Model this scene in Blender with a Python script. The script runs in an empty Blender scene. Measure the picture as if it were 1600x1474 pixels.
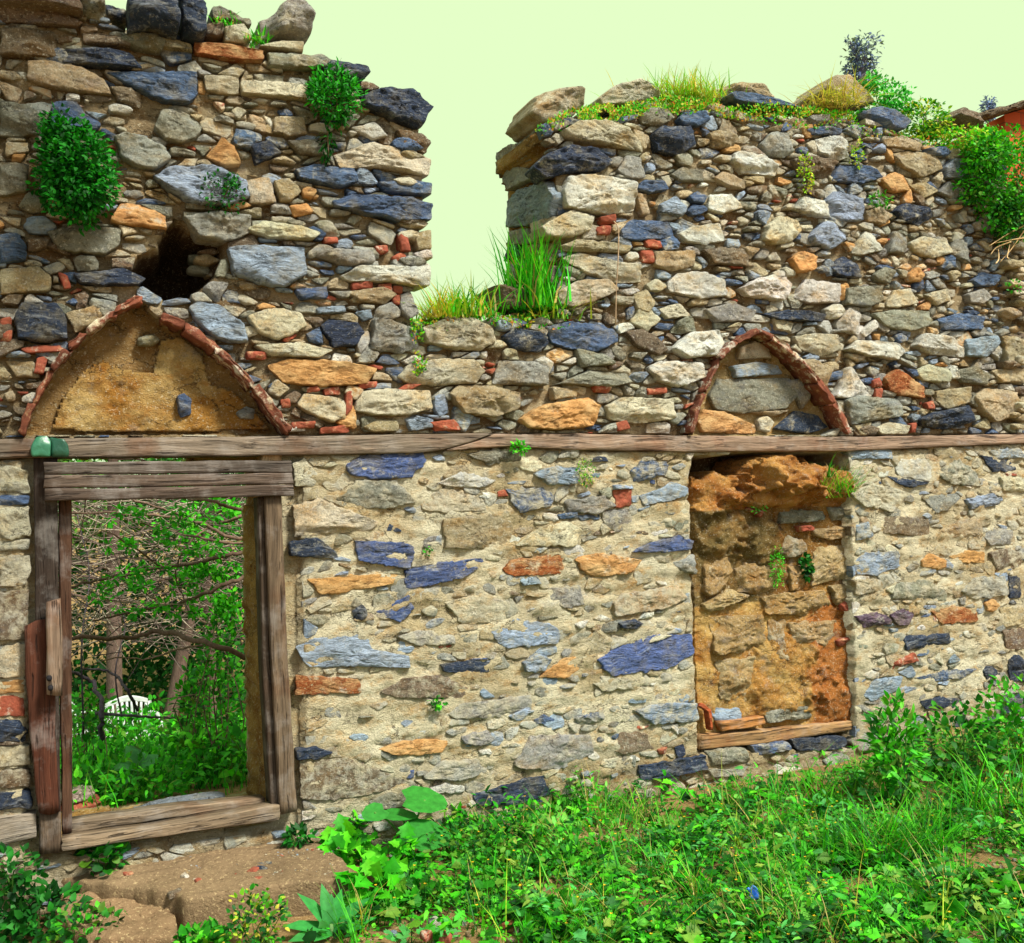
import bpy, math, random
import numpy as np
from mathutils import Vector, Matrix, noise

random.seed(7)
RNG = np.random.default_rng(7)
SC = bpy.context.scene
COL = SC.collection
R_ = math.radians

# ------------------------------------------------------------------ camera
YAW, PITCH, ROLL = R_(25.0), R_(1.2), R_(1.5)
CAM = np.array([0.147, -5.42, 1.9])
_F0 = np.array([math.sin(YAW), math.cos(YAW), 0.0])
_R0 = np.array([math.cos(YAW), -math.sin(YAW), 0.0])
_U0 = np.array([0.0, 0.0, 1.0])
_F = math.cos(PITCH) * _F0 + math.sin(PITCH) * _U0
_U = math.cos(PITCH) * _U0 - math.sin(PITCH) * _F0
_RR = math.cos(ROLL) * _R0 - math.sin(ROLL) * _U
_UU = math.cos(ROLL) * _U + math.sin(ROLL) * _R0


def ray(px, py):
    return _F + (px - 800.0) / 1600.0 * _RR + (737.0 - py) / 1600.0 * _UU


def P(px, py, y=0.0):
    """the point of the vertical plane y = const measured at a photo position"""
    d = ray(px, py)
    return CAM + d * ((y - CAM[1]) / d[1])


def PX(px, py, x):
    d = ray(px, py)
    return CAM + d * ((x - CAM[0]) / d[0])


def proj(p):
    d = np.asarray(p, float) - CAM
    f = d @ _F
    return 800 + 1600 * (d @ _RR) / f, 737 - 1600 * (d @ _UU) / f


def G(px, py, z=0.0):
    d = ray(px, py)
    return CAM + d * ((z - CAM[2]) / d[2])


def pts(s):
    return [tuple(float(v) for v in p.split(',')) for p in s.split()]


def lin(rgb):
    out = []
    for c in rgb:
        c = c / 255.0
        out.append(c / 12.92 if c <= 0.04045 else ((c + 0.055) / 1.055) ** 2.4)
    return np.array(out)


def inside(poly, X, Z):
    """vectorised point in polygon"""
    poly = np.asarray(poly)
    r = np.zeros(X.shape, bool)
    j = len(poly) - 1
    for i in range(len(poly)):
        xi, zi = poly[i]
        xj, zj = poly[j]
        c = ((zi > Z) != (zj > Z))
        with np.errstate(divide='ignore', invalid='ignore'):
            c &= X < (xj - xi) * (Z - zi) / (zj - zi + 1e-12) + xi
        r ^= c
        j = i
    return r


def wallpoly(s, y=0.0):
    q = [P(a, b, y) for a, b in (pts(s) if isinstance(s, str) else s)]
    return np.array([[p[0], p[2]] for p in q])


# ------------------------------------------------------------------ mesh collector
class MB:
    def __init__(self):
        self.v, self.f, self.t, self.m, self.n, self.s = [], [], [], [], 0, []

    def add(self, v, f, tint=(1, 1, 1), mat=0, smooth=True):
        v = np.asarray(v, float).reshape(-1, 3)
        t = np.asarray(tint, float)
        if t.ndim == 1:
            t = np.tile(t, (len(v), 1))
        if t.shape[1] == 3:
            t = np.concatenate([t, np.full((len(t), 1), 0.3)], 1)
        self.v.append(v)
        self.t.append(t)
        o = self.n
        self.f.extend([tuple(i + o for i in q) for q in f])
        self.m.extend([mat] * len(f))
        self.s.extend([smooth] * len(f))
        self.n += len(v)

    def data(self):
        return np.vstack(self.v), np.vstack(self.t)


def mk(name, mb, mats, parent=None, smooth=True, origin=None):
    V, T = mb.data()
    if origin is None:
        lo, hi = V.min(0), V.max(0)
        origin = np.array([(lo[0] + hi[0]) / 2, (lo[1] + hi[1]) / 2, lo[2]])
    me = bpy.data.meshes.new(name)
    me.from_pydata([tuple(p) for p in (V - origin)], [], mb.f)
    if not isinstance(mats, (list, tuple)):
        mats = [mats]
    for m in mats:
        me.materials.append(m)
    me.polygons.foreach_set('material_index', mb.m)
    if smooth:
        me.polygons.foreach_set('use_smooth', mb.s)
    a = me.attributes.new('tint', 'FLOAT_COLOR', 'POINT')
    c = T
    a.data.foreach_set('color', c.ravel())
    me.validate()
    me.update()
    o = bpy.data.objects.new(name, me)
    COL.objects.link(o)
    o.location = origin
    if parent is not None:
        o.parent = parent
        if 'wpos' in parent:
            o.location = Vector(origin) - Vector(parent['wpos'][:])
        else:
            o.location = Vector(origin) - parent.location
        o['wpos'] = [float(x) for x in origin]
    return o


def tag(o, label=None, cat=None, group=None, kind=None):
    if label:
        o['label'] = label
    if cat:
        o['category'] = cat
    if group:
        o['group'] = group
    if kind:
        o['kind'] = kind
    return o


def thing(name, loc, label, cat, group=None):
    o = bpy.data.objects.new(name, None)
    o.empty_display_size = 0.1
    COL.objects.link(o)
    o.location = loc
    return tag(o, label, cat, group)


# ------------------------------------------------------------------ materials
class NT:
    def __init__(self, name):
        self.mat = bpy.data.materials.new(name)
        self.mat.use_nodes = True
        self.t = self.mat.node_tree
        self.t.nodes.clear()

    def n(self, typ, **kw):
        x = self.t.nodes.new(typ)
        for k, v in kw.items():
            setattr(x, k, v)
        return x

    def l(self, a, b):
        self.t.links.new(a, b)

    def val(self, sock, v):
        if hasattr(v, 'is_linked') or hasattr(v, 'links'):
            self.l(v, sock)
        else:
            sock.default_value = v

    def pos(self, scale=(1, 1, 1)):
        g = self.n('ShaderNodeNewGeometry')
        m = self.n('ShaderNodeVectorMath', operation='MULTIPLY')
        self.l(g.outputs['Position'], m.inputs[0])
        m.inputs[1].default_value = scale
        return m.outputs[0]

    def noise(self, vec, scale, detail=4, rough=0.6, dist=0.0):
        x = self.n('ShaderNodeTexNoise')
        self.l(vec, x.inputs['Vector'])
        x.inputs['Scale'].default_value = scale
        x.inputs['Detail'].default_value = detail
        x.inputs['Roughness'].default_value = rough
        x.inputs['Distortion'].default_value = dist
        return x.outputs['Fac']

    def rng(self, v, a, b, c=0.0, d=1.0):
        x = self.n('ShaderNodeMapRange')
        self.l(v, x.inputs[0])
        for i, q in enumerate((a, b, c, d)):
            x.inputs[i + 1].default_value = q
        return x.outputs[0]

    def mix(self, fac, a, b, mode='MIX'):
        x = self.n('ShaderNodeMix', data_type='RGBA', blend_type=mode)
        self.val(x.inputs[0], fac)
        for s, v in ((x.inputs[6], a), (x.inputs[7], b)):
            if isinstance(v, (tuple, list, np.ndarray)):
                s.default_value = (*[float(q) for q in v][:3], 1.0)
            else:
                self.l(v, s)
        return x.outputs[2]

    def math(self, op, a, b=0.0):
        x = self.n('ShaderNodeMath', operation=op)
        self.val(x.inputs[0], a)
        self.val(x.inputs[1], b)
        return x.outputs[0]

    def scale(self, c, f):
        """colour times a float socket"""
        x = self.n('ShaderNodeVectorMath', operation='SCALE')
        self.l(c, x.inputs[0])
        self.val(x.inputs['Scale'], f)
        return x.outputs[0]

    def tint(self):
        a = self.n('ShaderNodeAttribute', attribute_name='tint')
        self.alpha = a.outputs['Alpha']
        return a.outputs['Color']

    def dust(self, c, p):
        """mortar and lime smeared over a stone: more where the stone's dust value is high"""
        d = self.math('ADD', self.noise(p, 13, 6, 0.72), self.math('MULTIPLY', self.alpha, 0.42))
        lime = self.mix(self.rng(self.noise(p, 9, 4, .6), .4, .6), lin((224, 212, 180)), lin((206, 202, 186)))
        return self.mix(self.rng(d, 0.72, 0.86, 0, 0.85), c, lime)

    def crack(self, vec, scale, width=0.012, detail=5):
        n = self.noise(vec, scale, detail, 0.6)
        d = self.math('ABSOLUTE', self.math('SUBTRACT', n, 0.5))
        return self.rng(d, 0.0, width, 1, 0)

    def out(self, col, rough=0.9, height=None, strength=0.5, dist=0.01, spec=0.25):
        b = self.n('ShaderNodeBsdfPrincipled')
        self.l(col, b.inputs['Base Color'])
        self.val(b.inputs['Roughness'], rough)
        b.inputs['Specular IOR Level'].default_value = spec
        if height is not None:
            u = self.n('ShaderNodeBump')
            u.inputs['Strength'].default_value = strength
            u.inputs['Distance'].default_value = dist
            self.l(height, u.inputs['Height'])
            self.l(u.outputs[0], b.inputs['Normal'])
        o = self.n('ShaderNodeOutputMaterial')
        self.l(b.outputs[0], o.inputs[0])
        return self.mat


def mat_granite():
    k = NT('granite')
    p = k.pos()
    t = k.tint()
    c = k.scale(t, k.rng(k.noise(p, 8, 5, 0.6), 0.3, 0.7, 0.74, 1.2))
    c = k.mix(k.rng(k.noise(k.pos((1, 1, 1.6)), 5.1, 5, 0.68), 0.47, 0.66, 0, 0.75), c, k.mix(1.0, c, lin((232, 194, 132)), 'MULTIPLY'))
    c = k.mix(k.rng(k.noise(k.pos((1.2, 1, 1.9)), 6.3, 5, 0.7), 0.55, 0.68, 0, 0.6), c, k.mix(0.6, c, lin((124, 134, 156))))
    c = k.mix(k.rng(k.noise(p, 46, 5, 0.75), 0.54, 0.66, 0, 0.7), c, k.scale(t, 0.42))
    sp = k.noise(p, 140, 3, 0.7)
    c = k.mix(k.rng(sp, 0.54, 0.66, 0, 0.7), c, k.scale(t, 0.34))
    c = k.mix(k.rng(k.noise(p, 66, 4, 0.7), 0.56, 0.68, 0, 0.6), c, lin((246, 240, 220)))
    c = k.mix(k.rng(k.noise(k.pos((1.3, 1.3, 2.6)), 15, 6, 0.75), 0.60, 0.68, 0, 0.65), c, k.mix(0.6, c, lin((62, 56, 66))))
    ck = k.math('MULTIPLY', k.crack(k.pos((1, 1, 1.8)), 6.5, 0.011), k.rng(k.noise(p, 5, 2), .48, .58))
    c = k.mix(k.math('MULTIPLY', ck, .75), c, lin((58, 50, 48)))
    c = k.dust(c, p)
    h = k.math('ADD', k.math('MULTIPLY', k.noise(p, 26, 9, 0.8), 1.2), k.math('MULTIPLY', sp, 0.22))
    h = k.math('SUBTRACT', h, k.math('MULTIPLY', ck, .5))
    return k.out(c, 0.92, h, 1.0, 0.042)


def mat_slate():
    k = NT('slate')
    t = k.tint()
    w = k.n('ShaderNodeVectorMath', operation='ADD')
    g = k.n('ShaderNodeNewGeometry')
    k.l(g.outputs['Position'], w.inputs[0])
    nz = k.n('ShaderNodeTexNoise')
    k.l(g.outputs['Position'], nz.inputs['Vector'])
    nz.inputs['Scale'].default_value = 4.0
    nz.inputs['Detail'].default_value = 3
    s2 = k.n('ShaderNodeVectorMath', operation='SCALE')
    k.l(nz.outputs['Color'], s2.inputs[0])
    s2.inputs['Scale'].default_value = 0.16
    k.l(s2.outputs[0], w.inputs[1])
    m = k.n('ShaderNodeVectorMath', operation='MULTIPLY')
    k.l(w.outputs[0], m.inputs[0])
    m.inputs[1].default_value = (1.0, 1.0, 6.0)
    band = k.noise(m.outputs[0], 11, 7, 0.76)
    p = k.pos()
    c = k.scale(t, k.rng(band, 0.3, 0.7, 0.45, 1.6))
    c = k.mix(k.rng(k.noise(m.outputs[0], 5, 4, 0.6), 0.57, 0.66, 0, 0.6), c, k.mix(0.55, c, lin((222, 226, 232))))
    c = k.mix(k.rng(k.noise(p, 6, 6, 0.72), 0.5, 0.66, 0, 0.6), c, lin((158, 146, 116)))
    c = k.mix(k.rng(k.noise(p, 70, 4, 0.7), 0.57, 0.7, 0, 0.55), c, lin((206, 204, 196)))
    c = k.mix(k.rng(k.noise(p, 50, 4, 0.7), 0.56, 0.68, 0, 0.6), c, k.scale(t, .35))
    ck = k.math('MULTIPLY', k.crack(m.outputs[0], 4.5, 0.02), k.rng(k.noise(p, 4, 2), .42, .55))
    c = k.mix(k.math('MULTIPLY', ck, .8), c, lin((30, 32, 44)))
    c = k.dust(c, p)
    h = k.math('ADD', k.math('MULTIPLY', band, 1.3), k.math('MULTIPLY', k.noise(p, 44, 7, 0.8), 0.6))
    h = k.math('SUBTRACT', h, k.math('MULTIPLY', ck, .6))
    return k.out(c, 0.74, h, 1.0, 0.042, 0.35)


def mat_ochre():
    k = NT('rusty_stone')
    t = k.tint()
    p = k.pos((1, 1, 1.8))
    c = k.scale(t, k.rng(k.noise(p, 12, 6, 0.7), 0.3, 0.7, 0.55, 1.4))
    c = k.mix(k.rng(k.noise(p, 6, 5, 0.65), 0.46, 0.64, 0, 0.7), c, lin((212, 182, 132)))
    c = k.mix(k.rng(k.noise(p, 15, 5, 0.7), 0.55, 0.66, 0, 0.7), c, lin((96, 66, 44)))
    c = k.mix(k.rng(k.noise(p, 80, 3, 0.7), 0.55, 0.68, 0, 0.6), c, lin((228, 190, 130)))
    c = k.dust(c, k.pos())
    h = k.noise(p, 32, 8, 0.76)
    return k.out(c, 0.9, h, 1.0, 0.03)


def mat_brick():
    k = NT('fired_brick')
    t = k.tint()
    p = k.pos()
    c = k.scale(t, k.rng(k.noise(p, 16, 5, 0.7), 0.3, 0.7, 0.6, 1.3))
    c = k.mix(k.rng(k.noise(p, 22, 5, 0.7), 0.56, 0.68, 0, 0.55), c, lin((196, 160, 120)))
    c = k.mix(k.rng(k.noise(p, 90, 3, 0.7), 0.56, 0.7, 0, 0.6), c, lin((84, 46, 36)))
    c = k.dust(c, p)
    h = k.noise(p, 60, 6, 0.7)
    return k.out(c, 0.93, h, 0.6, 0.012)


def mat_mortar(name='lime_mortar', fine=1.0):
    k = NT(name)
    t = k.tint()
    p = k.pos()
    pa = k.pos((1, 1, 1.7))
    c = k.scale(t, k.rng(k.noise(pa, 5, 6, 0.65), 0.3, 0.7, 0.74, 1.2))
    c = k.mix(k.rng(k.noise(pa, 7, 5, 0.7), 0.50, 0.66, 0, 0.75), c, k.mix(1.0, c, lin((226, 186, 128)), 'MULTIPLY'))
    c = k.mix(k.rng(k.noise(p, 7.7, 5, 0.7), 0.57, 0.7, 0, 0.5), c, k.mix(0.7, c, lin((160, 164, 168))))
    v = k.n('ShaderNodeTexVoronoi')
    k.l(p, v.inputs['Vector'])
    v.inputs['Scale'].default_value = 75 * fine
    gr = k.rng(v.outputs['Distance'], 0.12, 0.3, 1, 0)
    pick = k.rng(k.noise(p, 45, 2), 0.5, 0.58, 0, 1)
    c = k.mix(k.math('MULTIPLY', k.math('MULTIPLY', gr, pick), 0.6), c, lin((225, 214, 190)))
    c = k.mix(k.rng(k.noise(k.pos((1, 1, 1.7)), 44, 5, 0.75), 0.54, 0.66, 0, 0.6), c, k.scale(t, 0.5))
    c = k.mix(k.rng(k.noise(p, 58, 4, 0.7), 0.57, 0.68, 0, 0.5), c, lin((240, 228, 196)))
    c = k.mix(k.rng(k.noise(p, 150, 3, 0.7), 0.55, 0.68, 0, 0.6), c, k.scale(t, 0.34))
    ck = k.math('MULTIPLY', k.crack(pa, 4.2, 0.009, 6), k.rng(k.noise(p, 3, 2), .45, .56))
    c = k.mix(k.math('MULTIPLY', ck, .85), c, lin((62, 48, 36)))
    h = k.math('ADD', k.math('MULTIPLY', k.noise(pa, 26, 8, 0.75), 1.0), k.math('MULTIPLY', k.noise(p, 150, 3, 0.7), 0.35))
    h = k.math('ADD', h, k.math('MULTIPLY', gr, 0.15))
    h = k.math('SUBTRACT', h, k.math('MULTIPLY', ck, .5))
    return k.out(c, 0.96, h, 1.0, 0.034, 0.15)


def mat_wood(name, axis):
    k = NT(name)
    t = k.tint()
    g = k.n('ShaderNodeNewGeometry')
    nz = k.n('ShaderNodeTexNoise')
    k.l(k.pos({'x': (0.6, 2, 2), 'z': (2, 2, 0.6)}[axis]), nz.inputs['Vector'])
    nz.inputs['Scale'].default_value = 2.2
    nz.inputs['Detail'].default_value = 2
    s2 = k.n('ShaderNodeVectorMath', operation='SCALE')
    k.l(nz.outputs['Color'], s2.inputs[0])
    s2.inputs['Scale'].default_value = 0.09
    w = k.n('ShaderNodeVectorMath', operation='ADD')
    k.l(g.outputs['Position'], w.inputs[0])
    k.l(s2.outputs[0], w.inputs[1])
    m = k.n('ShaderNodeVectorMath', operation='MULTIPLY')
    k.l(w.outputs[0], m.inputs[0])
    m.inputs[1].default_value = {'x': (0.045, 1, 1), 'z': (1, 1, 0.045)}[axis]
    gr = k.noise(m.outputs[0], 95, 4, 0.65)
    big = k.noise(m.outputs[0], 28, 4, 0.6)
    cr = k.noise(m.outputs[0], 70, 4, 0.6)
    crack = k.rng(cr, 0.60, 0.68, 0, 1)
    c = k.scale(t, k.rng(big, 0.3, 0.7, 0.6, 1.3))
    c = k.scale(c, k.rng(gr, 0.3, 0.7, 0.6, 1.3))
    c = k.mix(k.rng(k.noise(k.pos(), 4, 4, 0.6), 0.52, 0.68, 0, 0.45), c, k.mix(1.0, c, lin((205, 140, 90)), 'MULTIPLY'))
    c = k.mix(k.rng(k.noise(k.pos(), 7, 5, .65), .5, .68, 0, .5), c, k.mix(.5, c, lin((176, 170, 166))))
    c = k.mix(k.math('MULTIPLY', crack, 0.7), c, lin((44, 32, 28)))
    h = k.math('SUBTRACT', k.math('ADD', k.math('MULTIPLY', gr, 0.5), big), k.math('MULTIPLY', crack, 1.2))
    return k.out(c, 0.85, h, 0.9, 0.014, 0.2)


def mat_leaf(name='leaf', trans=0.35):
    k = NT(name)
    t = k.tint()
    p = k.pos()
    c = k.scale(t, k.rng(k.noise(p, 30, 3), 0.3, 0.7, 0.75, 1.25))
    b = k.n('ShaderNodeBsdfPrincipled')
    k.l(c, b.inputs['Base Color'])
    b.inputs['Roughness'].default_value = 0.55
    b.inputs['Specular IOR Level'].default_value = 0.25
    tr = k.n('ShaderNodeBsdfTranslucent')
    k.l(k.mix(1.0, c, (1.0, 1.0, 0.45), 'MULTIPLY'), tr.inputs[0])
    mx = k.n('ShaderNodeMixShader')
    mx.inputs[0].default_value = trans
    k.l(b.outputs[0], mx.inputs[1])
    k.l(tr.outputs[0], mx.inputs[2])
    o = k.n('ShaderNodeOutputMaterial')
    k.l(mx.outputs[0], o.inputs[0])
    return k.mat


def mat_bark():
    k = NT('bark')
    t = k.tint()
    p = k.pos((1, 1, 0.4))
    n1 = k.noise(p, 40, 5, 0.7)
    c = k.scale(t, k.rng(n1, 0.3, 0.7, 0.5, 1.4))
    return k.out(c, 0.9, n1, 0.7, 0.01)


def mat_soil():
    k = NT('soil')
    t = k.tint()
    p = k.pos()
    c = k.scale(t, k.rng(k.noise(p, 3, 6, 0.65), 0.3, 0.7, 0.65, 1.25))
    c = k.mix(k.rng(k.noise(p, 60, 4, 0.7), 0.56, 0.66, 0, 0.6), c, lin((205, 180, 135)))
    c = k.mix(k.rng(k.noise(p, 38, 4, 0.7), 0.58, 0.68, 0, 0.7), c, lin((74, 52, 34)))
    h = k.math('ADD', k.noise(p, 22, 7, 0.72), k.math('MULTIPLY', k.noise(p, 130, 3, 0.7), 0.35))
    return k.out(c, 0.97, h, 0.9, 0.02, 0.1)


def mat_plain(name, rough=0.5, spec=0.5, bump=0.15):
    k = NT(name)
    t = k.tint()
    p = k.pos()
    c = k.scale(t, k.rng(k.noise(p, 20, 5, 0.7), 0.3, 0.7, 0.75, 1.15))
    return k.out(c, rough, k.noise(p, 40, 4), bump, 0.008, spec)


M_GR, M_SL, M_OC, M_BR = mat_granite(), mat_slate(), mat_ochre(), mat_brick()
M_MO, M_MUD = mat_mortar(), mat_mortar('straw_mud', 0.8)
M_WX, M_WZ = mat_wood('weathered_timber', 'x'), mat_wood('weathered_post', 'z')
M_LF, M_BK, M_SO = mat_leaf(), mat_bark(), mat_soil()
M_PL = mat_plain('white_plastic', 0.45)
M_GLZ = mat_plain('green_paint', 0.35, 0.5, 0.3)
STONE_MATS = [M_GR, M_SL, M_OC, M_BR]

CLS = {
    'B': (1, (88, 112, 150)), 'D': (1, (52, 66, 92)), 'U': (1, (92, 114, 170)), 'L': (1, (164, 182, 204)),
    'P': (1, (120, 96, 118)),
    'G': (0, (178, 178, 170)), 'W': (0, (244, 242, 232)), 'C': (0, (228, 220, 192)), 'T': (0, (204, 186, 150)),
    'E': (0, (162, 162, 144)), 'N': (0, (146, 128, 106)),
    'O': (2, (204, 150, 92)), 'X': (2, (160, 88, 46)), 'R': (3, (148, 78, 58)),
}


def cls_col(c, j=0.14, dust=None):
    m, rgb = CLS[c]
    v = lin(rgb) * (1 + random.uniform(-j, j))
    v = v * np.array([1 + random.uniform(-.035, .035) for _ in range(3)])
    if dust is None:
        dust = random.uniform(0.0, 0.6)
    return m, np.append(v, dust)


# ------------------------------------------------------------------ one stone
def resample(poly, n):
    poly = np.asarray(poly, float)
    q = np.vstack([poly, poly[:1]])
    seg = np.linalg.norm(np.diff(q, axis=0), axis=1)
    cum = np.concatenate([[0], np.cumsum(seg)])
    s = np.linspace(0, cum[-1], n, endpoint=False)
    return np.stack([np.interp(s, cum, q[:, 0]), np.interp(s, cum, q[:, 1])], 1), cum[-1]


def stone_geom(uv, prot, back, rough=0.35, seg=0.015, flat=0.5, nmin=12, nmax=110, rag=1.0, corner=0.12, facet=1.0, exact=False):
    """a rough broken block whose outline is uv; returns local (u, v, h) with h pointing out of the face"""
    uv = np.asarray(uv, float)
    _, per = resample(uv, 8)
    n = int(min(nmax, max(nmin, per / seg)))
    o, per = resample(uv, n)
    if exact:
        nx_ = np.roll(uv, -1, 0)
        o = np.stack([uv, uv * .62 + nx_ * .38, uv * .3 + nx_ * .7], 1).reshape(-1, 2)
        n = len(o)
    sm = 0.25 * np.roll(o, 1, 0) + 0.5 * o + 0.25 * np.roll(o, -1, 0)
    o = (1 - corner) * o + corner * sm
    c = o.mean(0)
    w, hgt = np.ptp(o[:, 0]) + 1e-6, np.ptp(o[:, 1]) + 1e-6
    size = math.sqrt(w * hgt)
    sd = random.uniform(0, 90)
    dv = o - c
    dl = np.linalg.norm(dv, axis=1) + 1e-6
    amp = min(0.014, size * 0.075) * rag
    for i in range(n):
        q = Vector((o[i, 0] * 22, o[i, 1] * 22, sd))
        a = noise.noise(q) * 0.6 + noise.noise(q * 2.4) * 0.4 + noise.noise(q * 5.5) * 0.25
        o[i] = o[i] + dv[i] / dl[i] * a * amp
    dv = o - c
    dl = np.linalg.norm(dv, axis=1) + 1e-6
    small = size < 0.05
    # (inset in metres, fraction of the way to the centre, height share)
    if small:
        prof = [(0.0, 0.06, -9), (0.0, 0.0, -0.2), (0.001, 0.02, 0.75), (0.003, 0.08, 1.0), (0.005, 0.5, 1.0)]
    else:
        prof = [(0.0, 0.07, -9), (0.0, 0.0, -0.3), (0.0, 0.005, 0.35), (0.002, 0.0, 0.78), (0.005, 0.0, 0.94), (0.012, 0.0, 1.0), (0.026, 0.0, 1.0)]
        k = max(2, min(11, int(size / 0.032)))
        prof += [(0.026, (j + 1) / (k + 1), 1.0) for j in range(k)]
    fac = []
    for _ in range(3):
        th = random.uniform(0, 2 * math.pi)
        fac.append((math.cos(th), math.sin(th), random.uniform(0.5, 2.2), random.uniform(0.2, 0.8)))
    tx, tz = random.uniform(-.5, .5), random.uniform(-.55, .35)
    V = []
    cz = 7.0
    for si, (ins, fr, h) in enumerate(prof):
        for i in range(n):
            k = (1 - min(0.85, ins / dl[i])) * (1 - fr)
            q = c + dv[i] * k
            if h == -9:
                V.append((q[0], q[1], -back))
                continue
            ux, uz = 2 * (q[0] - c[0]) / w, 2 * (q[1] - c[1]) / hgt
            f = 1.1 + (tx * ux * .5 + tz * uz * .5) * facet
            for a, b, g, t in fac:
                d = a * ux + b * uz - t
                if d > 0:
                    f -= g * d * facet
            f = max(0.12, f)
            hh = prot * h * (f if h > 0 else 1)
            if h > 0.2:
                x, z = q
                nn = noise.noise(Vector((x * 11, z * 19, sd))) * 0.7 + noise.noise(Vector((x * 27, z * 48, sd + 3))) * 0.5 + noise.noise(Vector((x * 60, z * 90, sd + 5))) * 0.45
                st = math.floor((noise.noise(Vector((x * 5, z * 15, sd + 9))) * 1.2 + 0.5) * 3.2) / 3.2
                hh += min(prot, 0.045) * rough * (nn + 1.0 * st * (1 - flat)) * min(1, h + .1)
            V.append((q[0], q[1], hh))
    V.append((c[0], c[1], float(np.mean([V[-1 - i][2] for i in range(n)]))))
    F = []
    for r in range(len(prof) - 1):
        a, b = r * n, (r + 1) * n
        for i in range(n):
            j = (i + 1) % n
            F.append((a + i, a + j, b + j, b + i))
    a = (len(prof) - 1) * n
    for i in range(n):
        F.append((a + i, a + (i + 1) % n, len(V) - 1))
    return np.array(V), F


def area(poly):
    p = np.asarray(poly)
    x, z = p[:, 0], p[:, 1]
    return 0.5 * float(np.dot(x, np.roll(z, -1)) - np.dot(z, np.roll(x, -1)))


def ccw(poly):
    p = np.asarray(poly, float)
    return p if area(p) > 0 else p[::-1]


def on_wall(V, y0=0.0):
    """(u,v,h) -> world, face towards -y"""
    return np.stack([V[:, 0], y0 - V[:, 2], V[:, 1]], 1)


def on_reveal(V, x0):
    """(u = depth, v = z, h) -> world, face towards -x"""
    return np.stack([x0 - V[:, 2], V[:, 0], V[:, 1]], 1)


def on_ground(V, z0):
    return np.stack([V[:, 0], V[:, 1], z0 + V[:, 2]], 1)


# ------------------------------------------------------------------ planks, tubes, leaves
def polyline(pl, s):
    pl = np.asarray(pl, float)
    d = np.concatenate([[0], np.cumsum(np.linalg.norm(np.diff(pl, axis=0), axis=1))])
    d /= d[-1]
    return np.stack([np.interp(s, d, pl[:, k]) for k in range(pl.shape[1])], 1)


def plank(mb, edge_a, edge_b, depth, tint, mat=0, axis_n=(0, 1, 0), seg=0.05, bev=0.006, wob=0.004, rag=0.0):
    """a timber whose front face lies between two world polylines; it goes back along axis_n"""
    edge_a, edge_b = np.asarray(edge_a, float), np.asarray(edge_b, float)
    L = np.linalg.norm(edge_a[-1] - edge_a[0])
    n = max(4, int(L / seg))
    s = np.linspace(0, 1, n + 1)
    A, B = polyline(edge_a, s), polyline(edge_b, s)
    N = np.array(axis_n, float)
    sd = random.uniform(0, 50)
    loop = []
    m = 4
    for k in range(m + 1):
        loop.append((k / m, 0.0, (k == 0) - (k == m)))
    loop2 = [(1.0, 0.5, 0), (1.0, 1.0, 0), (0.5, 1.0, 0), (0.0, 1.0, 0), (0.0, 0.5, 0)]
    full = []
    for k in range(m + 1):
        full.append((k / m, 0.0))
    full += [(1.0, 0.06), (1.0, 1.0), (0.0, 1.0), (0.0, 0.06)]
    c = len(full)
    V = []
    for i in range(n + 1):
        a, b = A[i], B[i]
        w = np.linalg.norm(b - a) + 1e-6
        u = (b - a) / w
        for j, (p, q) in enumerate(full):
            pp = p
            dd = q * depth
            if j == 0:
                pp, dd = bev / w, 0.0
            elif j == m:
                pp, dd = 1 - bev / w, 0.0
            elif j == m + 1 or j == c - 1:
                dd = bev
            pt = a + u * w * pp + N * dd
            if q < 0.5:
                pt = pt + N * wob * noise.noise(Vector((pt[0] * 7, pt[2] * 7 + p * 3, sd + j)))
            e = noise.noise(Vector((i * 0.37, p * 2.0, sd))) * wob
            pt = pt + u * e
            if rag and i in (0, n):
                T = (A[-1] - A[0]) / L
                pt = pt + T * rag * noise.noise(Vector((p * 9, q * 5, sd))) * (1 if i else -1)
            V.append(pt)
    F = []
    for i in range(n):
        for j in range(c):
            k = (j + 1) % c
            F.append((i * c + j, i * c + k, (i + 1) * c + k, (i + 1) * c + j))
    F.append(tuple(range(c - 1, -1, -1)))
    F.append(tuple(n * c + j for j in range(c)))
    mb.add(np.array(V), F, tint, mat)


def tube(mb, path, rad, tint, n=6, mat=0):
    path = np.asarray(path, float)
    rad = np.broadcast_to(np.asarray(rad, float), (len(path),)) if np.ndim(rad) else np.full(len(path), rad)
    V, F = [], []
    for i in range(len(path)):
        t = path[min(i + 1, len(path) - 1)] - path[max(i - 1, 0)]
        t = t / (np.linalg.norm(t) + 1e-9)
        a = np.cross(t, (0.31, 0.17, 0.93))
        a /= np.linalg.norm(a) + 1e-9
        b = np.cross(t, a)
        for k in range(n):
            th = 2 * math.pi * k / n
            V.append(path[i] + rad[i] * (math.cos(th) * a + math.sin(th) * b))
    for i in range(len(path) - 1):
        for k in range(n):
            j = (k + 1) % n
            F.append((i * n + k, i * n + j, (i + 1) * n + j, (i + 1) * n + k))
    F.append(tuple(range(n - 1, -1, -1)))
    F.append(tuple((len(path) - 1) * n + k for k in range(n)))
    mb.add(np.array(V), F, tint, mat)


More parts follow.
